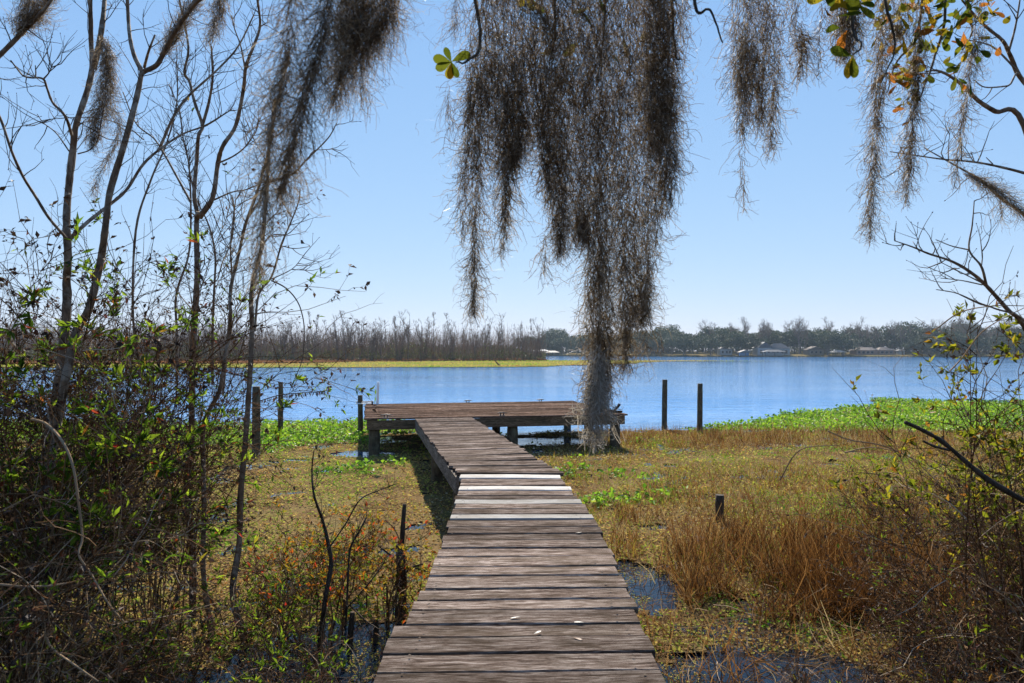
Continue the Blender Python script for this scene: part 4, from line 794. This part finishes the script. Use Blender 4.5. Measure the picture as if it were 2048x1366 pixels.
shrub("thicket_shrub", "green-leaved shrub at the foot of the Y-forked tree", -2.72, 4.1, 2.3, .45, 18, 260, 2000, (.06, .13), 'gleaf', 1300, lo=.35, grp=LG)
shrub("thicket_shrub", "wiry shrub of bare stems with tiny seed heads beside the twin-stemmed tree", -2.75, 5.3, 3.1, .7, 14, 260, 260, (.04, .08), 'gleaf', 1700, lo=.3, grp=LG, fan=.22)
shrub("thicket_shrub", "bushy shrub with long bright leaves around the elbowed sapling", -2.95, 5.6, 1.9, .6, 16, 240, 1500, (.06, .13), 'gleaf', 900, lo=.3, grp=LG)
shrub("thicket_shrub", "low tangle of brown twigs at the bottom left corner", -2.5, 3.0, 1.55, .9, 26, 420, 350, (.04, .09), 'gleaf', 2200, lo=.3, grp=LG)
shrub("thicket_shrub", "low twiggy shrub under the banded sapling trunk", -2.2, 4.3, .7, .5, 20, 200, 700, (.04, .09), 'gleaf', 900, lo=.2, grp=LG)
shrub("thicket_shrub", "dim inner shrub filling the thicket behind the bottom left tangle", -3.2, 3.1, 2.0, .9, 26, 420, 500, (.05, .1), 'gleaf', 3000, lo=.2, grp=LG)
shrub("thicket_shrub", "brown brushy shrub between the thicket and the lake", -4.1, 5.9, 2.5, 1.1, 24, 380, 500, (.05, .1), 'gleaf', 3000, lo=.2, grp=LG)
shrub("thicket_shrub", "leafy sprawling shrub beside the puddle under the saplings", -1.85, 5.1, .6, .6, 16, 130, 520, (.04, .09), 'gleaf', 250, lo=.15, grp=LG, fan=.9)
shrub("thicket_shrub", "low green weeds along the bottom edge left of the walkway", -1.35, 3.75, .75, .6, 22, 220, 900, (.03, .07), 'gleaf', 500, lo=.1, grp=LG, fan=1.0)
shrub("thicket_shrub", "sparse seedling shrub with reddish tips beyond the puddle", -1.9, 6.1, .75, .5, 10, 70, 240, (.04, .08), 'gleaf', 120, lo=.2, grp=LG, fan=.9)
SG = "orange-leaved saplings left of the walkway"
shrub("autumn_sapling", "leaning sapling with orange and green leaves over the left puddle", -1.5, 5.25, .95, .45, 9, 80, 420, (.03, .055), 'oleaf', 40, lo=.2, grp=SG, fan=.7, thick=.009, wl=.42)
shrub("autumn_sapling", "orange-leaved sapling around the dead stump", -1.12, 5.7, .85, .5, 10, 80, 600, (.03, .055), 'oleaf', 30, lo=.2, grp=SG, fan=.8, thick=.006, wl=.42)
shrub("autumn_sapling", "red and orange leaved seedlings in front of the gold marsh", -1.75, 6.3, .75, .8, 16, 120, 800, (.03, .055), 'oleaf', 30, lo=.2, grp=SG, fan=.9, thick=.005, wl=.42)
near_tree("autumn_sapling", "tall thin stem with a few orange leaves in front of the marsh", [([(640, 1290), (650, 1200), (662, 1130), (655, 1080), (645, 1040), (628, 990), (624, 940), (628, 900)], 5.1, 5.1, 9, 1.6), ([(655, 1100), (690, 1050), (720, 1000), (760, 980), (795, 966)], 5.1, 5.0, 3, 1.3), ([(692, 1240), (695, 1180), (700, 1100), (720, 1060), (733, 1034)], 5.1, 5.2, 4, 3), ([(695, 1215), (735, 1170), (765, 1130), (770, 1120)], 5.1, 5.0, 3, 1.5), ([(700, 1210), (730, 1240), (760, 1260)], 5.1, 4.9, 3, 2)], 30, (.08, .25), bark='deadwood', cat="sapling", group=SG)
t = near_tree("dead_stump", "dark dead sapling stump with a cut spike beside the walkway", [([(800, 1235), (803, 1180), (802, 1130), (800, 1090)], 5.75, 5.75, 20, 15), ([(803, 1110), (806, 1050), (809, 1008)], 5.75, 5.75, 9, 6), ([(800, 1130), (780, 1110), (757, 1092)], 5.75, 5.6, 5, 2), ([(805, 1150), (825, 1135), (845, 1128)], 5.75, 5.6, 5, 3), ([(830, 1136), (850, 1142), (868, 1148)], 5.65, 5.5, 3, 1.5), ([(806, 1100), (790, 1060), (770, 1040)], 5.75, 5.9, 2, 1.2)], 14, (.08, .22), bark='deadwood', cat="stump", group=None)
for px, py, w, lb in ((700, 1300, 14, "thick rotting stub standing in the middle of the left puddle"), (752, 1285, 13, "dark rotting stub in the puddle nearest the walkway"), (690, 1250, 8, "thin dark stub at the far side of the left puddle"), (775, 1240, 6, "slender stub in the puddle just in front of the dead stump")):
    D = CZ * F / (py - HY); p = at(px, py, D); mb = MB(); P = smooth_line([(0, 0, -.2), (0, 0, .05), (U(-.02, .02), U(-.02, .02), U(.14, .3))], 4); mb.tubes(P[None], (w / 2 / F * D * np.linspace(1.15, .7, len(P)) * (1 + R.normal(size=len(P)) * .07))[None], 8, .5, True)
    o = mb.build("rotten_stub", M['deadwood'], None, True, label=lb, category="stub", group="rotten stubs in the left puddle"); o.location = (p[0], p[1], 0)

RG = "shrubs of the right-hand brambles"
shrub("bramble_shrub", "yellow-green leafy shrub high at the right edge", 3.0, 4.05, 2.3, .45, 18, 280, 2600, (.03, .06), 'yleaf', 900, lo=.55, grp=RG, wl=.45, fan=.2)
shrub("bramble_shrub", "olive-leaved shrub below the broken branch", 3.75, 5.0, 1.5, .7, 20, 280, 1300, (.03, .06), 'yleaf', 900, lo=.3, grp=RG, wl=.42, fan=.3)
shrub("bramble_shrub", "arching twiggy shrub above the marsh behind the broken branch", 4.7, 6.2, 1.1, .8, 18, 240, 700, (.03, .06), 'yleaf', 800, lo=.25, grp=RG, wl=.42)
shrub("bramble_shrub", "brown tangled brambles filling the lower right corner", 2.75, 3.5, .95, .8, 30, 380, 350, (.03, .06), 'yleaf', 2200, lo=.2, grp=RG, fan=1.0, droop=-.12)
shrub("bramble_shrub", "dark brambles at the right edge under the leafy shrub", 3.2, 3.9, 1.3, .9, 28, 460, 350, (.03, .07), 'gleaf', 2200, lo=.2, grp=RG, fan=.9, droop=-.1)
shrub("bramble_shrub", "wiry brown brambles between the reeds and the right edge", 3.1, 4.9, .9, .9, 26, 320, 700, (.03, .06), 'gleaf', 1700, lo=.2, grp=RG, fan=1.0, droop=-.1)
shrub("bramble_shrub", "sprawling reddish brambles at the reed stand's far edge", 4.6, 7.4, .9, 1.1, 24, 300, 600, (.03, .06), 'yleaf', 1300, lo=.2, grp=RG, fan=1.0, droop=-.08)
shrub("bramble_shrub", "low straw-coloured brambles along the bottom edge", 2.0, 3.55, .55, .7, 22, 300, 200, (.02, .05), 'gleaf', 900, lo=.2, grp=RG, fan=1.4, droop=-.15)
# long arching dead canes
def canes(name, label, lines, D, r=2.2, grp=None, mat='stem'):
    o = thing(name, label, "cane", at(*lines[0][0], D), grp)
    for l in lines:
        P = limb3(l, D, D - .2); mb = MB(); mb.tubes(local(o, P)[None], (np.linspace(r, r * .5, len(P)) / F * D)[None], 5, .92, True); mb.build("cane", M[mat], o, True)
canes("dead_cane", "pale bleached cane arching down through the dark left thicket", [q2((120, 345), (180, 365), (240, 430), (280, 520), (300, 640), (318, 800), (305, 870), (350, 940), (420, 1060), (480, 1130))], 2.9, 3, "dead canes")
canes("dead_cane", "pale bent stalk lying across the bottom left tangle", [q2((0, 985), (100, 993), (190, 990), (255, 980)), q2((170, 1165), (200, 1230), (280, 1290), (380, 1360))], 2.8, 2.8, "dead canes")
canes("dead_cane", "long thin cane drooping towards the dock's short left post", [q1((1060, 1095), (1110, 1120), (1150, 1160), (1175, 1210), (1188, 1290), (1180, 1400), (1150, 1480))], 4.4, 1.6, "dead canes", 'twig')
canes("dead_cane", "withered vine with curled seed pods hanging before the lake", [[(520, 802), (560, 790), (600, 786), (640, 783), (662, 779)]], 4.6, 1.2, "dead canes", 'twig')
mb = MB(); n = 40; xx = np.linspace(525, 655, n) + U(-2, 2, n); C = np.stack([at(a, np.interp(a, [520, 560, 662], [802, 790, 779]), 4.5) for a in xx]); mb.leaves(C, np.stack([U(-.5, .5, n), U(-.3, .3, n), -np.ones(n)], 1), rdir(n), U(.02, .045, n), .012)
o = mb.build("pod_vine", M['bleaf'], None, label="row of small withered pods strung along a vine above the lake", category="vine"); 
canes("dead_cane", "grey cane rising over the lake beside the yellow-green shrub", [[(1900, 742), (1925, 715), (1960, 668), (2000, 640), (2060, 610)], [(1870, 660), (1920, 625), (1985, 612), (2060, 612)]], 3.6, 1.5, "dead canes")
canes("dead_cane", "drooping grass canes curving across the gold marsh", [[(1655, 862), (1700, 880), (1760, 890), (1820, 915), (1870, 960), (1885, 985)], [(1690, 905), (1740, 895), (1800, 905), (1850, 930)], [(1560, 960), (1600, 900), (1680, 890)]], 5.5, 1.5, "dead canes")

# ------------------------------------------------------------------ moss-hung oak overhead
oak = thing("moss_hung_oak", "large oak whose moss-hung limbs and yellowing leaves reach in from above", "tree", (5.2, -2.0, 0))
def oak_part(name, pts, r0, r1, mat='twig', sides=9):
    P = smooth_line(pts, 7); P[1:-1] += R.normal(size=P[1:-1].shape) * min(.008, r0 * .12); mb = MB(); mb.tubes(local(oak, P)[None], np.linspace(r0, r1, len(P))[None], sides, .5, True); mb.build(name, M[mat], oak, True); return P
M['oakbark'] = bark_mat("oak_bark", (0.04, 0.03, 0.024), (0.13, 0.105, 0.08), 18.0, (0.16, 0.16, 0.13)); 
oak_part("trunk", [(5.2, -2.0, -.3), (5.1, -1.9, 1.2), (4.9, -1.5, 2.6), (4.6, -.9, 4.0), (4.4, -.6, 6.0)], .34, .2, 'oakbark', 14)
L1 = oak_part("limb", [(4.75, -1.2, 3.4), (3.6, .6, 4.4), (2.3, 1.9, 4.3), (1.2, 2.4, 3.98), (.3, 2.55, 3.88), (-.6, 2.6, 4.0), (-1.8, 2.9, 4.3)], .11, .03, 'oakbark')
L2 = oak_part("limb", [(1.2, 2.4, 3.98), (.5, 1.9, 3.72), (-.1, 1.6, 3.35), (-.5, 1.45, 3.18), (-1.0, 1.4, 3.2)], .04, .014, 'oakbark')
L3 = oak_part("limb", [(3.6, .6, 4.4), (3.0, 2.0, 4.1), (2.2, 2.75, 3.92), (1.5, 2.85, 3.9), (.9, 2.9, 3.95)], .06, .018, 'oakbark')
for a in ([at(1225, -240, 2.55), at(1212, -60, 2.55), at(1208, 60, 2.52), at(1195, 165, 2.5)], [at(1340, -220, 2.6), at(1345, 20, 2.6), at(1352, 110, 2.58), at(1362, 118, 2.5)], [at(1080, -230, 2.5), at(1110, 40, 2.5), at(1100, 120, 2.45)], [at(1380, -200, 2.6), at(1390, 10, 2.55), at(1420, 20, 2.5), at(1445, 85, 2.45)], [at(900, -240, 2.4), at(960, 60, 2.4), at(935, 121, 2.35), at(912, 124, 2.35)], [at(1730, -200, 2.9), at(1770, 0, 2.8), at(1790, 90, 2.8), at(1765, 160, 2.75)], [at(1715, -220, 2.7), at(1705, 40, 2.6), at(1722, 90, 2.5), at(1706, 110, 2.48)], [at(1880, -240, 3.2), at(1890, 20, 3.1), at(1870, 110, 3.1), at(1850, 170, 3.05), at(1815, 250, 3.0)], [at(1960, -240, 3.2), at(1935, 0, 3.1), at(1945, 60, 3.1), at(1925, 100, 3.0)], [at(1850, -240, 3.1), at(1840, 40, 3.1), at(1790, 130, 3.05), at(1775, 185, 3.0)]):
    oak_part("branch", a, .008, .0025, 'oakbark', 6)
# leaves big enough to pick out: one object each
lm = []
for kk, rn in enumerate((.05, .2, .4, .55, .75, .97)):
    mb = MB(); V, f = leaf_outline(1.0, .52 if kk % 2 else .42); mb.add(V, f, rn); lm.append(mb.mesh("oak_leaf", M['oak'], True))
def oak_leaf(p, az, el, L, k=None, roll=None):
    o = bpy.data.objects.new("leaf", lm[int(R.integers(0, 6)) if k is None else k]); COL.objects.link(o); o.parent = oak; o.location = local(oak, p)
    o.rotation_euler = (U(-.9, .9) if roll is None else roll, -el, az); o.scale = (L,) * 3
for dx, dy, k, L in ((-34, -8, 1, .065), (-26, 12, 1, .06), (-6, 32, 3, .06), (12, 30, 0, .058), (20, -10, 1, .072), (-14, -30, 0, .055), (-2, 22, 4, .06)):
    p = at(903, 124, 2.35); oak_leaf(p, math.atan2(0, dx), math.asin(np.clip(-dy / math.hypot(dx, dy), -1, 1)) if True else 0, L, k, 1.35)
for dx, dy, k, L in ((-30, -10, 0, .085), (-10, 35, 4, .085), (4, 50, 1, .08)):
    p = at(1705, 112, 2.48); oak_leaf(p, math.atan2(0, dx), math.asin(-dy / math.hypot(dx, dy)), L, k, 1.35)
def leaf_cloud(n, gen, L, ks=None):
    for i in range(n):
        x_, y_, D = gen(); oak_leaf(at(x_, y_, D), U(0, 6.28), U(-1.2, .6), U(*L), None if ks is None else int(R.choice(ks)), U(-1.5, 1.5))
leaf_cloud(158, lambda: (R.normal(1850, 62), abs(R.normal(0, 75)) - 5, U(2.8, 3.2)), (.045, .07))
leaf_cloud(60, lambda: (R.normal(1805, 22), R.normal(160, 28), U(2.9, 3.1)), (.035, .06), [2, 3, 4, 5])
leaf_cloud(9, lambda: (R.normal(1811, 7), U(195, 262), U(2.95, 3.05)), (.035, .05), [3, 4, 5])
leaf_cloud(16, lambda: (R.normal(1690, 26), U(-20, 70), U(2.5, 2.7)), (.06, .10))
leaf_cloud(26, lambda: (R.normal(1970, 35), U(-10, 60), U(3.0, 3.2)), (.04, .06))
leaf_cloud(14, lambda: (R.normal(1200, 90), U(-40, 120), U(2.5, 2.7)), (.05, .08), [0, 1])
leaf_cloud(6, lambda: (R.normal(1060, 14), U(-10, 30), U(2.5, 2.6)), (.05, .07), [1, 3])

# ------------------------------------------------------------------ Spanish moss
def moss(name, label, ropes, dens=.72, width=.0020, mat='moss', curl=.9, LR=(.06, .165)):
    """ropes: (points px, depth, half widths px along it, strands); every rope is a skein of curly threads"""
    mb = MB(); first = at(*ropes[0][0][0], ropes[0][1]); t = thing(name, label, "moss", first, "Spanish moss hanging over the view")
    for pts, D, hw, n in ropes:
        C = smooth_line([at(a, b, D) for a, b in pts], 8); m = len(C); s = np.linspace(0, 1, m)
        wr = np.interp(s, np.linspace(0, 1, len(hw)), hw) / F * D
        n = int(n * dens); pd = np.cumsum(np.concatenate([[0], wr[1:] ** .8 + .0004])); u = np.clip(np.interp(U(0, 1, n) * pd[-1], pd, np.arange(m)), 0, m - 1.001); j = u.astype(int); fr = (u - j)[:, None]; c = C[j] * (1 - fr) + C[j + 1] * fr; w = wr[j]
        off = rdir(n) * np.sqrt(U(0, 1, n))[:, None] * np.array([.95, .95, .3]); c = c + off * (w * (.72 + .55 * vnoise(u * .9 + D * 31, u * 0 + w * 900)))[:, None]
        Tn = nrm(C[j + 1] - C[j]); k = 9
        L = U(LR[0], LR[1], n) * np.interp(u / (m - 1), [0, .8, 1], [1.1, 1, .45])
        P = [c]; d = nrm(Tn + R.normal(size=(n, 3)) * .45); ax = rdir(n); turn = U(-1, 1, n)[:, None] * curl
        for q in range(k - 1):
            P.append(P[-1] + d * (L / (k - 1))[:, None]); d = nrm(d + np.cross(ax, d) * turn + R.normal(size=(n, 3)) * .14 + Tn * .16)
            flip = (U(0, 1, n) < .25)[:, None]; turn = np.where(flip, -turn, turn)
        P = np.stack(P, 1); mb.ribbons(local(t, P), (np.linspace(1.0, .55, k)[None, :] * (width * U(.7, 1.3, n))[:, None]))
        n3 = int(n * .9); Cu = sprout(P, n3, (.02, .06), 5, (.6, 1.4), .28, (0, 0, -.05), .1, 1, .1); mb.ribbons(local(t, Cu), np.linspace(width * .8, width * .4, 5)[None, :])
    mb.build("strands", M[mat], t, kind="stuff"); return t
TY = -215
moss("spanish_moss", "longest moss column, its pale tip hanging in front of the dock", [
    ([(1205, TY), (1205, 100), (1200, 350), (1198, 560), (1200, 720), (1192, 800)], 2.5, [40, 50, 44, 36, 34, 24], 6400), ([(1255, TY), (1255, 150), (1250, 420), (1255, 600), (1248, 735)], 2.52, [36, 44, 34, 24, 9], 3600), ([(1300, TY), (1300, 150), (1297, 400), (1290, 560), (1285, 645)], 2.55, [34, 36, 28, 20, 6], 2600), ([(1296, 560), (1294, 660), (1290, 735)], 2.5, [7, 6, 3], 120)])
moss("spanish_moss", "pale grey curly end of the longest moss column over the platform", [([(1195, 690), (1195, 770), (1192, 830), (1187, 880)], 2.42, [22, 24, 20, 10], 380), ([(1176, 800), (1178, 850)], 2.4, [34, 20], 60), ([(1210, 790), (1215, 850)], 2.4, [24, 16], 50)], 1, .0026, 'mosspale', 1.2, (.05, .12))
moss("spanish_moss", "broad dark moss mass right of the longest column", [([(1335, TY), (1335, 100), (1335, 250), (1325, 420)], 2.58, [30, 30, 24, 8], 2400), ([(1300, TY), (1310, 100), (1310, 300)], 2.6, [34, 40, 22], 2200), ([(1370, TY), (1365, -20), (1372, 90)], 2.6, [14, 12, 6], 330), ([(1350, 260), (1348, 340), (1340, 405)], 2.5, [12, 9, 4], 200)])
moss("spanish_moss", "thick dark moss curtain just left of the longest column", [([(1130, TY), (1125, 80), (1120, 280), (1122, 420), (1120, 505)], 2.48, [40, 44, 32, 20, 6], 3600), ([(1085, TY), (1085, 80), (1085, 250), (1098, 400)], 2.46, [30, 34, 24, 8], 2200), ([(1165, TY), (1165, 150), (1162, 400), (1165, 470)], 2.52, [30, 36, 22, 10], 2200), ([(1090, 470), (1088, 540)], 2.45, [7, 3], 60)])
moss("spanish_moss", "ragged brown moss fringe with three thin tails near the five-leaf sprig", [([(975, TY), (970, 60), (962, 200), (955, 330), (950, 470), (948, 560), (947, 625)], 2.4, [34, 38, 30, 18, 9, 7, 5], 2500), ([(1010, TY), (1008, 100), (1010, 250), (1012, 380), (1005, 500)], 2.42, [34, 36, 28, 14, 5], 2600), ([(1045, TY), (1045, 100), (1040, 250), (1025, 330)], 2.45, [30, 34, 24, 10], 2000), ([(945, 150), (935, 280), (928, 370), (924, 470)], 2.4, [14, 12, 8, 4], 420)])
moss("spanish_moss", "thin wisp of moss dangling under the five-leaf sprig", [([(905, TY), (915, -60), (912, 20), (908, 60)], 2.4, [12, 9, 7, 4], 160), ([(897, 160), (897, 210), (900, 262)], 2.35, [5, 4, 2], 45)], 1, .0013)
moss("spanish_moss", "split moss tuft with two long tails right of the central curtain", [([(1490, TY), (1490, 40), (1488, 150), (1484, 260)], 2.8, [34, 34, 26, 8], 1900), ([(1530, TY), (1530, 60), (1520, 180), (1520, 250)], 2.8, [26, 26, 14, 6], 1100), ([(1555, TY), (1552, 100), (1545, 220), (1540, 300)], 2.8, [16, 14, 9, 4], 620), ([(1586, TY), (1590, 30), (1604, 90), (1602, 150)], 2.8, [20, 20, 14, 6], 650), ([(1486, 250), (1484, 330), (1488, 420)], 2.78, [6, 4, 2], 80)])
moss("spanish_moss", "short bushy moss clump wrapped in big oak leaves", [([(1690, TY), (1690, -30), (1695, 50), (1690, 105)], 2.75, [30, 32, 26, 8], 1500), ([(1642, TY), (1642, 0), (1640, 70), (1636, 150)], 2.7, [7, 6, 5, 2], 130)])
moss("spanish_moss", "longest thin moss rope right of the open sky", [([(1770, TY), (1765, 60), (1757, 180), (1750, 300), (1742, 400), (1740, 475)], 2.85, [20, 16, 14, 11, 8, 4], 1500)])
moss("spanish_moss", "thin moss rope among the yellow oak leaves", [([(1840, TY), (1838, 60), (1830, 170), (1825, 270), (1818, 340), (1812, 400)], 2.9, [22, 18, 13, 9, 6, 2], 1300), ([(1800, TY), (1800, 20), (1795, 70)], 2.9, [20, 18, 8], 500)])
moss("spanish_moss", "sparse rightmost moss rope crossing the bare limb", [([(1962, TY), (1958, 40), (1945, 120), (1930, 210), (1918, 290), (1908, 375)], 3.0, [14, 12, 10, 8, 6, 3], 760)])
moss("spanish_moss", "moss tuft clinging to the bare limb at the right edge", [([(1925, 345), (1960, 362), (2000, 388), (2048, 425), (2080, 440)], 3.55, [6, 14, 12, 12, 8], 620), ([(2000, 395), (2002, 440)], 3.5, [5, 2], 30)], 1, .0018)
moss("spanish_moss", "dark moss bunch with a frayed pale edge left of the open sky", [([(735, TY), (730, -20), (712, 60), (690, 130), (668, 205)], 1.75, [40, 38, 28, 17, 5], 1500), ([(785, TY), (780, -20), (765, 40), (745, 85)], 1.75, [32, 30, 20, 8], 800), ([(700, TY), (700, -30), (680, 60)], 1.75, [26, 24, 12], 550), ([(740, 70), (722, 130), (724, 195)], 1.75, [14, 7, 3], 120)], 1, .0013)
moss("spanish_moss", "blurred moss rope slanting past the rightmost sapling", [([(668, TY), (655, -20), (638, 90), (612, 180), (592, 270), (575, 340), (562, 385)], 1.5, [20, 17, 15, 13, 12, 8, 3], 1100)], 1, .0013)
moss("spanish_moss", "nearest wispy moss rope trailing down over the sapling trunks", [([(596, TY), (586, 0), (572, 110), (556, 200), (542, 280), (530, 380), (520, 470), (512, 560)], 1.42, [16, 14, 13, 11, 10, 8, 6, 4], 700)], 1, .0013)
moss("spanish_moss", "moss sleeve clothing the Y-forked tree's mossy limb", [([(320, 118), (338, 88), (352, 62), (374, 28), (398, -8)], 4.4, [6, 12, 13, 13, 12], 800), ([(440, -40), (438, 20), (420, 80)], 4.2, [12, 16, 6], 500)], 1, .0022)
moss("spanish_moss", "ragged moss beard on the stoutest tree's upper trunk", [([(205, 70), (214, 120), (212, 180), (196, 240), (185, 290)], 4.45, [12, 16, 22, 18, 8], 1500), ([(210, 200), (238, 250), (225, 300), (200, 350), (185, 390)], 4.4, [9, 7, 6, 6, 3], 330)], 1, .0022)
moss("spanish_moss", "moss fringe on the branch in the top left corner", [([(28, 75), (50, 50), (72, 28), (95, -10)], 3.3, [7, 14, 17, 12], 560), ([(60, -60), (55, 0), (45, 35)], 3.3, [20, 16, 6], 320)], 1, .0018)

# ------------------------------------------------------------------ air
mb = MB(); mb.box((0, 420, 20.4), (1860, 1100, 43.0)); hz = mb.build("haze", None, None, kind="stuff", label="thin pale air over the lake")
hm = bpy.data.materials.new("haze"); hm.use_nodes = True; nd = hm.node_tree.nodes; nd.clear(); ho = nd.new("ShaderNodeOutputMaterial"); hv = nd.new("ShaderNodeVolumePrincipled")
hv.inputs["Color"].default_value = (0.70, 0.86, 1.0, 1); hv.inputs["Density"].default_value = 0.00018; hv.inputs["Anisotropy"].default_value = 0.0
hm.node_tree.links.new(hv.outputs[0], ho.inputs["Volume"]); hz.data.materials.clear(); hz.data.materials.append(hm)
